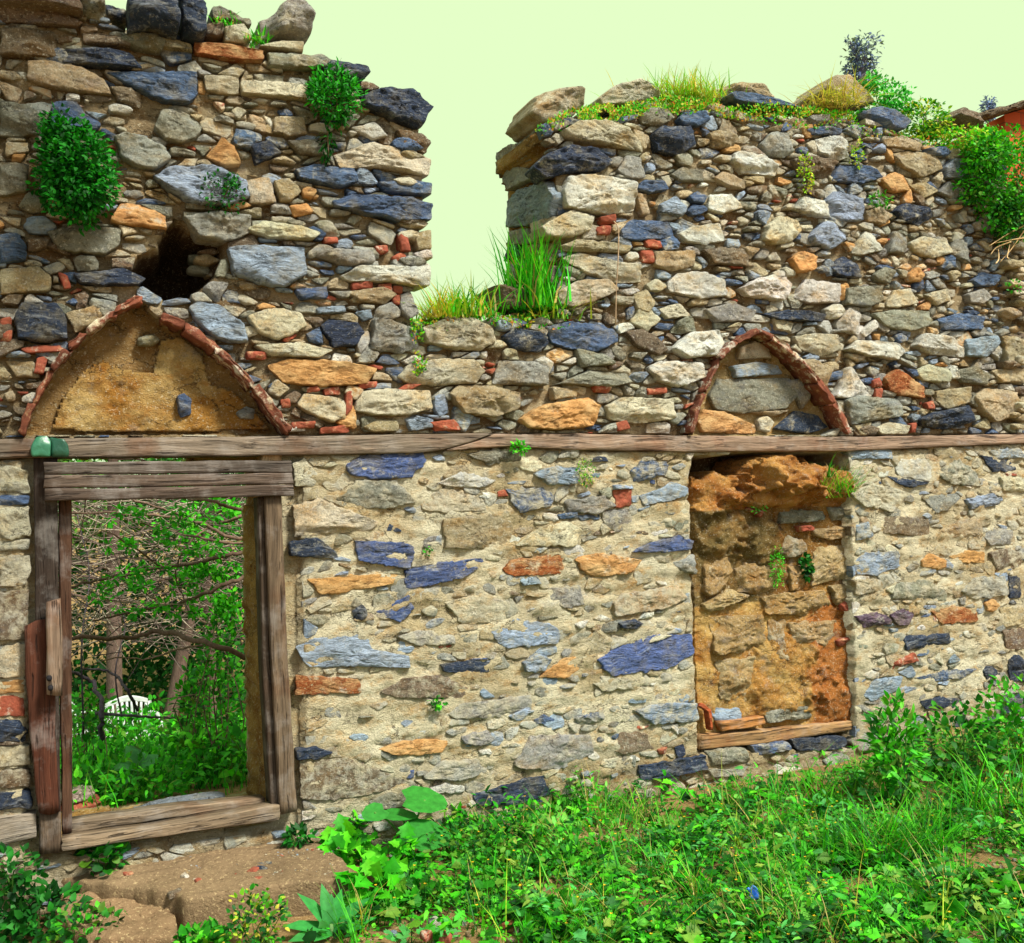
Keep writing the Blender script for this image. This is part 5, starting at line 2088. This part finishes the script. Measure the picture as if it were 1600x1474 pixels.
# blue litter
mb = MB()
c = groundpt(1172, 1440) + np.array([0, -.03, .13])
g = [(i, j) for i in range(6) for j in range(6)]
V = [c + np.array([(i - 2.5) * .011 + (j - 2.5) * .006, -.01 * math.sin(i * 1.4 + j), -(j - 2.5) * .011 + .010 * math.sin(i * 1.9 + j * .8)]) for i, j in g]
mb.add(V, [(i * 6 + j, (i + 1) * 6 + j, (i + 1) * 6 + j + 1, i * 6 + j + 1) for i in range(5) for j in range(5)], lin((40, 110, 225)))
o = mk('plastic_scrap', mb, M_PL)
s = o.modifiers.new('thick', 'SOLIDIFY')
s.thickness = .002
tag(o, 'crumpled bright blue plastic scrap lying in the weeds', 'litter')
# ------------------------------------------------------------------ behind the doorway
def bz(y):
    return gh(1.0, y)


TW = lin((122, 98, 84))


def wood(name, label, cat, paths, leaf_px=None, cols=BRT, L=.05, nper=26, rpx=16, col=TW, group=None, ratio=.5):
    """a plant made of measured branches (parts: trunk, branch) with leaf sprays"""
    base = paths[0][0]
    root = thing(name, tuple(base), label, cat, group)
    root['wpos'] = [float(v) for v in base]
    for i, (p, r0, r1, nm) in enumerate([(q[0], q[1], q[2], q[3]) for q in [(pp[0] if isinstance(pp, tuple) else pp, *pp[1:]) for pp in paths[1:]]]):
        mb = MB()
        sp = smooth_path(p, 6)
        sp[1:-1] += RNG.normal(size=(len(sp) - 2, 3)) * r0 * 0.35
        tube(mb, sp, np.linspace(r0, r1, len(sp)), col * random.uniform(.8, 1.2), 7)
        mk(nm, mb, M_BK, root)
    if leaf_px:
        mb = MB()
        for (a, b, y, k) in leaf_px:
            c = P(a, b, y)
            e = abs(P(a + rpx, b, y)[0] - c[0])
            bush_leaves(mb, c, (e, e, e * .6), k, L, cols, ratio=ratio, shell=.05, up=.1, lump=.4)
        mk('foliage', mb, M_LF, root)
    return root


def pp(s, y):
    q = pts(s)
    return np.array([P(a, b, y + .25 * math.sin(i * 1.7 + y)) for i, (a, b) in enumerate(q)])


gb = G(330, 1170, 0.2)
wood('bare_tree', 'spreading bare branched tree with fresh green leaf buds seen through the doorway', 'tree', [
    (P(420, 1190, 2.6), ),
    (pp("470,1230 465,1050 455,900 440,780 430,700", 2.6), .06, .035, 'trunk'),
    (pp("440,850 380,863 330,874 250,886 170,902 110,918 60,930", 2.3), .018, .007, 'branch'),
    (pp("440,880 372,905 320,928 270,945 210,957 145,970", 2.2), .018, .006, 'branch'),
    (pp("445,835 372,842 320,820 250,806 180,802 60,801", 2.4), .016, .006, 'branch'),
    (pp("440,800 380,806 330,820 270,800 220,785 180,770", 2.7), .016, .006, 'branch'),
    (pp("440,790 372,795 330,782 270,776 200,760", 2.0), .015, .006, 'branch'),
    (pp("450,850 372,850 300,838 250,826 200,812", 2.5), .012, .005, 'branch'),
    (pp("450,1010 400,1030 330,1008 257,990 200,995 112,1000 40,1012", 1.9), .022, .012, 'branch'),
    (pp("440,930 372,902 300,900 230,910 150,916", 2.9), .010, .004, 'branch'),
    (pp("430,960 340,975 300,960 260,945 180,940 110,930", 3.0), .010, .004, 'branch'),
    (pp("430,1040 330,1010 280,1015 230,1030 180,1028 130,1045", 2.6), .010, .004, 'branch'),
    (pp("330,820 290,855 275,900 290,940", 2.5), .008, .004, 'branch'),
    (pp("250,886 200,850 160,830 120,860", 2.2), .008, .003, 'branch'),
], [(150 + 220 * random.random() ** .8, random.uniform(785, 960), random.uniform(1.9, 2.9), random.randint(14, 30)) for _ in range(60)]
   + [(random.uniform(290, 372), random.uniform(880, 900), 2.2, 26) for _ in range(9)] + [(random.uniform(215, 300), random.uniform(885, 905), 2.4, 16) for _ in range(7)]
   + [(random.uniform(300, 375), random.uniform(915, 960), 2.2, 30) for _ in range(10)] + [(random.uniform(290, 375), random.uniform(780, 850), 2.6, 24) for _ in range(12)],
   BRT, .045, rpx=11)

# bent bare shrub at the left
wood('bare_shrub', 'dark bare shrub bending over at the left of the doorway view', 'shrub', [
    (P(150, 1180, 3.0), ),
    (pp("152,1190 160,1130 155,1090 135,1060 90,1048", 3.0), .022, .012, 'stem'),
    (pp("215,1110 200,1080 185,1060 165,1048 130,1045", 3.1), .014, .008, 'stem'),
    (pp("150,1115 200,1118 250,1122 275,1122", 2.9), .012, .006, 'stem'),
    (pp("130,1150 128,1000 140,900 120,800", 3.3), .008, .004, 'stem'),
    (pp("190,1120 180,1050 195,980 185,930", 3.3), .007, .003, 'stem'),
], None, col=lin((84, 74, 84)))


def tree_trunk(mb, path, r0, r1, col):
    sp = smooth_path(path, 6)
    tube(mb, sp, np.linspace(r0, r1, len(sp)), col, 10)


def crown(mb, c, r, n, L, cols, **kw):
    bush_leaves(mb, c, r, n, L, cols, **kw)


def conifer(px, y, r0, lean, h, label, leafy):
    b = P(px, 1150, y)
    b = np.array([b[0], y, bz(y) - .05])
    root = thing('woodland_tree', tuple(b), label, 'tree', 'trees beyond the doorway')
    root['wpos'] = [float(v) for v in b]
    mb = MB()
    tree_trunk(mb, [b, b + np.array([lean * .4, 0, h * .35]), b + np.array([lean * .8, .05, h * .7]), b + np.array([lean, 0, h])], r0, r0 * .4, lin((104, 84, 74)))
    mk('trunk', mb, M_BK, root)
    for k in range(9):
        mb = MB()
        z = h * random.uniform(.35, 1.0)
        a = random.uniform(0, 6.28)
        e = b + np.array([lean * z / h + math.cos(a) * .9, math.sin(a) * .9, z + random.uniform(-.2, .5)])
        tube(mb, smooth_path([b + np.array([lean * z / h, 0, z]), (b + e) / 2 + np.array([lean * z / h / 2, 0, z / 2 + .1]), e], 4), np.linspace(.018, .005, 9), lin((110, 88, 80)), 5)
        mk('limb', mb, M_BK, root)
    mb = MB()
    for k in range(leafy):
        a = random.uniform(0, 6.28)
        q = b + np.array([lean + math.cos(a) * random.uniform(.2, 1.1), math.sin(a) * random.uniform(.2, 1.1), h * random.uniform(.55, 1.05)])
        crown(mb, q, (.5, .5, .35), 150, .075, [(46, 124, 36), (66, 160, 44), (34, 100, 32)], shell=.1)
    mk('crown', mb, M_LF, root)


conifer(178, 6.6, .10, .05, 4.6, 'straight brown trunk seen left of centre through the doorway', 12)
conifer(250, 7.0, .09, .8, 4.4, 'leaning brown trunk seen at the centre of the doorway', 12)
conifer(335, 7.6, .075, -.1, 4.4, 'slim trunk seen at the right of the doorway view', 12)

# thicket of thin twigs
mb = MB()
for k in range(560):
    a, b, y = random.uniform(70, 420), random.uniform(770, 1010), random.uniform(2.2, 5.2)
    p = P(a, b, y)
    d = unit(np.array([random.uniform(-1, 1), random.uniform(-.4, .4), random.uniform(-.35, .45)]))
    L = random.uniform(.25, .8)
    q = smooth_path([p - d * L / 2, p + RNG.normal(size=3) * .05, p + d * L / 2 + np.array([0, 0, random.uniform(-.1, .12)])], 3)
    tube(mb, q, np.linspace(.0045, .0016, len(q)), random.choice([lin((140, 122, 112)), lin((88, 72, 68)), lin((178, 162, 144)), lin((108, 90, 84))]), 4)
tag(mk('twig_thicket', mb, M_BK), 'tangle of thin bare twigs filling the upper doorway view', 'twigs', kind='stuff')

# woodland mass
mb = MB()
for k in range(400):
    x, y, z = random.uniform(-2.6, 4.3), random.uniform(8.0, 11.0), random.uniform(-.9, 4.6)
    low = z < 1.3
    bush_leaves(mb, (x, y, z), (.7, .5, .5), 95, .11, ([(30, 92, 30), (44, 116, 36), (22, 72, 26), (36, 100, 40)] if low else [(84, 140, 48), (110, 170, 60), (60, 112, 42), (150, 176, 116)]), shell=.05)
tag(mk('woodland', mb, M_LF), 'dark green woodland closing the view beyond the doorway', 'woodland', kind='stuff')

# undergrowth
mb = MB()
for k in range(420):
    x, y = random.uniform(-2.6, 2.4), random.uniform(0.85, 7.0)
    if abs(x - (1.05 - .18 * y * 0)) < 0 or y > 7.2:
        continue
    g0 = bz(y)
    h = random.uniform(.16, .40) + .03 * y
    if y < 5.4:
        for _ in range(8):
            u, v = proj((x, y, g0 + h * 1.2))
            if u < 272 and v < (1112 if u > 165 else 1122):
                h *= .8
            else:
                break
        if h < .07:
            continue
    bush_leaves(mb, (x, y, g0 + h * .5), (.26, .26, h * .6), 60, random.choice((.05, .06, .08)), random.choice((GRN, BRT, BRT, BRT + GRN)), ratio=random.choice((.3, .5, .6)), shell=.05, up=.5)
    if random.random() < .5:
        blades(mb, (x, y, g0), 22, .4, .009, GRN + BRT, .4, .14, .14)
tag(mk('undergrowth', mb, M_LF), 'lush green nettles and grass beyond the doorway', 'undergrowth', kind='stuff')


def bgbush(px, py, y, r, n, L, cols, label, name='leafy_bush', ratio=.5):
    c = P(px, py, y)
    m = plant(name, label, 'bush')
    pos = bush_leaves(m[0], c, r, n, L, cols, ratio=ratio, shell=.15, lump=.4, up=.3)
    stems(m[1], np.array([c[0], y, bz(y)]), pos, 10, .008, TW)
    return finish(m)


bgbush(330, 1120, 2.6, (.33, .4, .42), 900, .06, BRT + GRN, 'bright leafy bush at the right of the doorway view')
bgbush(345, 1010, 2.3, (.16, .25, .30), 330, .055, BRT + GRN, 'light green hanging leaves beside the right jamb, above the bright bush')
bgbush(140, 1115, 3.4, (.16, .3, .22), 260, .06, GRN, 'green bush at the left of the doorway view, before the white chairs')
m = plant('broad_leaf_plant', 'plant with broad blue green leaves just behind the sill', 'plant')
c = P(215, 1205, 1.4)
d = rdir(12, .5)
leaves(m[0], c + d * .02, d, np.array([0, -.5, 1.0]), .15, .11, lin((96, 170, 104)), 'ovate', .3)
tube(m[1], [np.array([c[0], c[1], bz(1.4)]), c], .008, lin((80, 130, 60)), 5)
finish(m)

bgbush(222, 1160, 4.8, (.42, .4, .32), 700, .07, BRT + GRN, 'leafy weeds standing in front of the white chair')
bgbush(150, 1160, 4.9, (.30, .4, .34), 500, .07, GRN, 'leafy weeds at the left in front of the sideways chair')
# white plastic chairs in the weeds
def chair(px, y, rot, label, scale=1.0):
    c = P(px, 1150, y)
    z0 = P(px, 1097, y)[2] - .82 * scale
    root = thing('plastic_chair', (c[0], y, z0), label, 'chair', 'white chairs in the weeds')
    root.rotation_euler = (0, 0, rot)
    root.scale = (scale,) * 3
    W = lin((205, 212, 208))

    def part(nm, mb):
        V, T = mb.data()
        o = mk(nm, mb, M_PL, None, origin=np.zeros(3))
        o.parent = root
        return o
    # backrest: curved top rail, slats, side rails
    mb = MB()
    for k in range(9):
        x0 = -.21 + k * .0525
        xs_ = [x0 * .85, x0, x0 * 1.08]
        zt = .74 + .05 * (1 - (x0 / .24) ** 2)
        A = [np.array([xs_[0] - .012, .19, .42]), np.array([xs_[1] - .014, .22, .6]), np.array([xs_[2] - .016, .25, zt])]
        B = [q + np.array([.030, 0, 0]) for q in A]
        plank(mb, A, B, .012, W, seg=.06, wob=0)
    part('back_slats', mb)
    mb = MB()
    A = [np.array([x, .245 + .0, .735 + .05 * (1 - (x / .25) ** 2)]) for x in np.linspace(-.25, .25, 9)]
    B = [q + np.array([0, .012, .075 - .02 * abs(q[0]) / .25]) for q in A]
    plank(mb, A, B, .016, W, seg=.05, wob=0)
    for s in (-1, 1):
        A = [np.array([s * .215, .19, .42]), np.array([s * .235, .22, .6]), np.array([s * .25, .25, .76])]
        plank(mb, A, [q + np.array([s * .04, 0, 0]) for q in A], .02, W, seg=.06, wob=0)
    part('backrest', mb)
    mb = MB()
    A = [np.array([-.23, y_, .42 + .02 * abs(y_)]) for y_ in (-.24, 0, .2)]
    plank(mb, A, [q + np.array([.46, 0, 0]) for q in A], .02, W, axis_n=(0, 0, -1), seg=.06, wob=0)
    part('seat', mb)
    for s in (-1, 1):
        mb = MB()
        A = [np.array([s * .25, .24, .64]), np.array([s * .275, 0, .66]), np.array([s * .27, -.22, .63]), np.array([s * .262, -.25, .5]), np.array([s * .25, -.24, .42])]
        plank(mb, A, [q + np.array([s * .05, 0, 0]) for q in A], .018, W, axis_n=(0, .3, -1), seg=.05, wob=0)
        part('armrest', mb)
        for yy in (-.23, .2):
            mb = MB()
            A = [np.array([s * .22, yy, .42]), np.array([s * .26, yy * 1.15, 0])]
            plank(mb, A, [q + np.array([s * .045, 0, 0]) for q in A], .035, W, seg=.08, wob=0)
            part('leg', mb)
    return root


chair(206, 5.7, .12, 'white plastic chair with a curved back, half sunk in the weeds behind the doorway', .84)
chair(140, 6.1, 1.3, 'white plastic chair turned sideways, mostly hidden at the left behind the door post', .8)

# broken bricks and slab behind the sill
m_, col = cls_col('R', .05)
RB = thing('broken_brickwork', tuple(P(132, 1270, .95)), 'lump of broken red brickwork with pale plaster behind the left end of the sill', 'bricks')
RB['wpos'] = [float(v) for v in P(132, 1270, .95)]
uv = ccw(wallpoly("90,1282 92,1258 120,1256 140,1248 158,1250 160,1278 140,1286", .9))
V, F = stone_geom(uv, .05, .14, .4)
mb = MB(); mb.add(on_wall(V, .9), F, col)
mk('brick', mb, M_BR, RB)
uv = ccw(wallpoly("90,1256 95,1240 130,1236 150,1236 142,1252 118,1256", .92))
V, F = stone_geom(uv, .04, .14, .3)
mb = MB(); mb.add(on_wall(V, .92), F, lin((200, 176, 168)))
mk('plaster', mb, M_MO, RB)
uv = ccw([(p[0], p[1]) for p in [G(a, b, .30) for a, b in pts("205,1264 260,1250 330,1240 352,1238 348,1252 300,1262 240,1274")]])
V, F = stone_geom(uv, .04, .04, .2)
mb = MB(); mb.add(on_ground(V, .27), F, lin((128, 136, 150)))
tag(mk('stone_slab', mb, M_SL), 'flat blue grey slab lying behind the door sill', 'slab')

# ------------------------------------------------------------------ far things over the wall
def far_tree(px, y, base_py, cl, r0, label, cols, L):
    b = P(px, base_py, y)
    b0 = np.array([b[0], y, 0.0])
    root = thing('distant_tree', tuple(b0), label, 'tree')
    root['wpos'] = [float(v) for v in b0]
    tops = [P(a, c, y) for a, c, r, n in cl]
    mb = MB()
    zt = max(t[2] for t in tops)
    tree_trunk(mb, [b0, b0 + np.array([.1, 0, b[2] * .6]), np.array([b[0], y, b[2]]), np.array([tops[0][0], y, zt - .3])], r0 * 2, r0 * .4, lin((110, 104, 120)))
    mk('trunk', mb, M_BK, root)
    for t in tops[1:]:
        mb = MB()
        tube(mb, smooth_path([np.array([b[0], y, t[2] - .5]), (np.array([b[0], y, t[2] - .5]) + t) / 2 + np.array([0, 0, -.05]), t], 3), np.linspace(r0 * .4, r0 * .15, 7), lin((110, 104, 120)), 5)
        mk('limb', mb, M_BK, root)
    mb = MB()
    for (a, c, r, n), t in zip(cl, tops):
        e = abs(P(a + r, c, y)[0] - t[0])
        bush_leaves(mb, t, (e, e, e * .75), int(n * 1.6), L * .5, cols, ratio=.45, shell=.05, lump=.8, up=.1)
    mk('crown', mb, M_LF, root)


far_tree(1345, 14, 150, [(1352, 70, 16, 130), (1336, 74, 9, 50), (1340, 88, 14, 120), (1352, 98, 13, 110), (1362, 94, 7, 40), (1334, 110, 11, 80), (1350, 118, 16, 130), (1360, 130, 12, 80), (1330, 122, 8, 40), (1342, 134, 12, 80), (1325, 108, 5, 16), (1328, 64, 5, 16)], .10,
         'slender distant blue grey tree rising above the right wall top', [(110, 128, 160), (92, 112, 158), (120, 138, 124), (80, 98, 146)], .22)
far_tree(1545, 22, 185, [(1546, 160, 6, 60), (1542, 170, 6, 60), (1549, 174, 6, 60), (1545, 182, 7, 60)], .08, 'tiny distant blue tree beside the red building', [(110, 130, 180), (96, 116, 170)], .3)

HB = P(1600, 200, 2.2)
HB = np.array([HB[0], 2.2, 0.0])
house = thing('brick_building', tuple(HB), 'orange red brick building with a dark mossy gable coping behind the right wall end', 'building')
house['wpos'] = [float(v) for v in HB]
e0, e1 = P(1572, 250, 2.2), P(1572, 178, 2.2)
x0 = e0[0]
zt0 = P(1572, 180, 2.2)[2]
sl = (P(1600, 164, 2.2)[2] - P(1495, 194, 2.2)[2]) / (P(1600, 164, 2.2)[0] - P(1495, 194, 2.2)[0])
W_ = 2.6
mb = MB()
v = [(x0, 2.2, 0), (x0 + W_, 2.2, 0), (x0 + W_, 2.2, zt0 + sl * W_), (x0, 2.2, zt0)]
v = v + [(a, 5.5, c) for a, b, c in v]
v[6] = (x0 + W_, 5.5, zt0 - .3)
v[7] = (x0, 5.5, zt0 - .3)
mb.add(v, [(0, 1, 2, 3), (7, 6, 5, 4), (4, 5, 1, 0), (1, 5, 6, 2), (2, 6, 7, 3), (3, 7, 4, 0)], lin((214, 92, 40)))
kb = NT('house_brick')
bt = kb.n('ShaderNodeTexBrick')
g = kb.n('ShaderNodeNewGeometry')
sx = kb.n('ShaderNodeSeparateXYZ'); kb.l(g.outputs['Position'], sx.inputs[0])
cx = kb.n('ShaderNodeCombineXYZ'); kb.l(sx.outputs[0], cx.inputs[0]); kb.l(sx.outputs[2], cx.inputs[1])
kb.l(cx.outputs[0], bt.inputs['Vector'])
bt.inputs['Scale'].default_value = 1.0
bt.inputs['Brick Width'].default_value = .3
bt.inputs['Row Height'].default_value = .14
bt.inputs['Mortar Size'].default_value = .006
bt.inputs['Color1'].default_value = (*lin((188, 82, 42)), 1)
bt.inputs['Color2'].default_value = (*lin((168, 70, 38)), 1)
bt.inputs['Mortar'].default_value = (*lin((120, 66, 46)), 1)
M_HB = kb.out(bt.outputs['Color'], .9, kb.noise(kb.pos(), 60, 4), .3)
mk('wall', mb, M_HB, house, smooth=False)
mb = MB()
ov, th = x0 - P(1495, 194, 2.2)[0], .07
a0 = np.array([x0 - ov, 2.0, zt0 - sl * ov + .005])
a1 = np.array([x0 + W_ + .2, 2.0, zt0 + sl * (W_ + .2) + .005])
plank(mb, [a0, a1], [a0 + np.array([0, 0, th]), a1 + np.array([0, 0, th])], .34, lin((92, 80, 66)), seg=.05, wob=.03, bev=.02)
mk('coping', mb, M_SO, house)

# unseen tree added out of frame to shade the left end of the wall
OB = np.array([-2.6, -1.4, 0.0])
added_tree = thing('added_shade_tree', tuple(OB), 'added tree out of view left of the wall, put in to shade the upper left stones', 'tree')
added_tree['wpos'] = [float(v) for v in OB]
mb = MB()
tree_trunk(mb, [OB, OB + np.array([.1, 0, 2]), OB + np.array([.5, 0, 4.2]), OB + np.array([1.6, -.1, 6.0])], .2, .08, lin((110, 90, 74)))
mk('trunk', mb, M_BK, added_tree)
mb = MB()
for k in range(70):
    q = np.array([random.uniform(-2.6, 1.1), random.uniform(-2.9, -.9), random.uniform(5.4, 6.8)])
    crown(mb, q, (.55, .55, .35), 90, .11, GRN + DKG, shell=.1)
mk('crown', mb, M_LF, added_tree)

# ------------------------------------------------------------------ sky, sun, camera
SUN_AZ = R_(150.0)      # clockwise from +y: in front of the wall, towards the right
SUN_EL = R_(52.0)
w = bpy.data.worlds.new("World")
SC.world = w
w.use_nodes = True
nt = w.node_tree
nt.nodes.clear()
sky = nt.nodes.new('ShaderNodeTexSky')
sky.sky_type = 'NISHITA'
sky.sun_disc = False
sky.sun_elevation = SUN_EL
sky.sun_rotation = SUN_AZ
sky.air_density = 1.2
sky.dust_density = 2.0
tc = nt.nodes.new('ShaderNodeTexCoord')
sp = nt.nodes.new('ShaderNodeSeparateXYZ')
nt.links.new(tc.outputs['Generated'], sp.inputs[0])
mr = nt.nodes.new('ShaderNodeMapRange')
mr.interpolation_type = 'SMOOTHSTEP'
nt.links.new(sp.outputs[1], mr.inputs[0])
mr.inputs[1].default_value = -0.25
mr.inputs[2].default_value = 0.30
BG = 0.12
EXPO = 0.5
Q = 2 ** -EXPO / BG
veil = nt.nodes.new('ShaderNodeMix'); veil.data_type = 'RGBA'
veil.inputs[0].default_value = 0.6
nt.links.new(sky.outputs[0], veil.inputs[6])
veil.inputs[7].default_value = (0.56 / BG, 0.63 / BG, 0.55 / BG, 1)
cl = nt.nodes.new('ShaderNodeMix'); cl.data_type = 'RGBA'
nt.links.new(mr.outputs[0], cl.inputs[0])
nt.links.new(veil.outputs[2], cl.inputs[6])
cl.inputs[7].default_value = (0.785 * Q, 1.0 * Q, 0.58 * Q, 1)
bg = nt.nodes.new('ShaderNodeBackground')
nt.links.new(cl.outputs[2], bg.inputs[0])
bg.inputs[1].default_value = BG
wo = nt.nodes.new('ShaderNodeOutputWorld')
nt.links.new(bg.outputs[0], wo.inputs[0])

L = bpy.data.lights.new('sun', 'SUN')
L.energy = 4.8
L.angle = R_(12)
L.color = (1.0, 0.975, 0.84)
so = bpy.data.objects.new('sun', L)
COL.objects.link(so)
sd = Vector((math.sin(SUN_AZ) * math.cos(SUN_EL), math.cos(SUN_AZ) * math.cos(SUN_EL), math.sin(SUN_EL)))
so.rotation_euler = sd.to_track_quat('Z', 'Y').to_euler()
so.location = (3, -6, 9)

cd = bpy.data.cameras.new('camera')
cd.sensor_fit = 'HORIZONTAL'
cd.sensor_width = 36
cd.lens = 36
cd.clip_end = 1000
cam = bpy.data.objects.new('camera', cd)
COL.objects.link(cam)
M = Matrix.Identity(4)
for i in range(3):
    M[i][0], M[i][1], M[i][2], M[i][3] = _RR[i], _UU[i], -_F[i], CAM[i]
cam.matrix_world = M
SC.camera = cam
SC.view_settings.view_transform = 'Standard'
SC.view_settings.look = 'None'
SC.view_settings.exposure = EXPO
SC.view_settings.gamma = 1.0
SC.render.engine = 'CYCLES'
SC.cycles.use_denoising = True
SC.cycles.max_bounces = 6
SC.cycles.transparent_max_bounces = 4
for o in bpy.data.objects:
    if 'wpos' in o:
        del o['wpos']
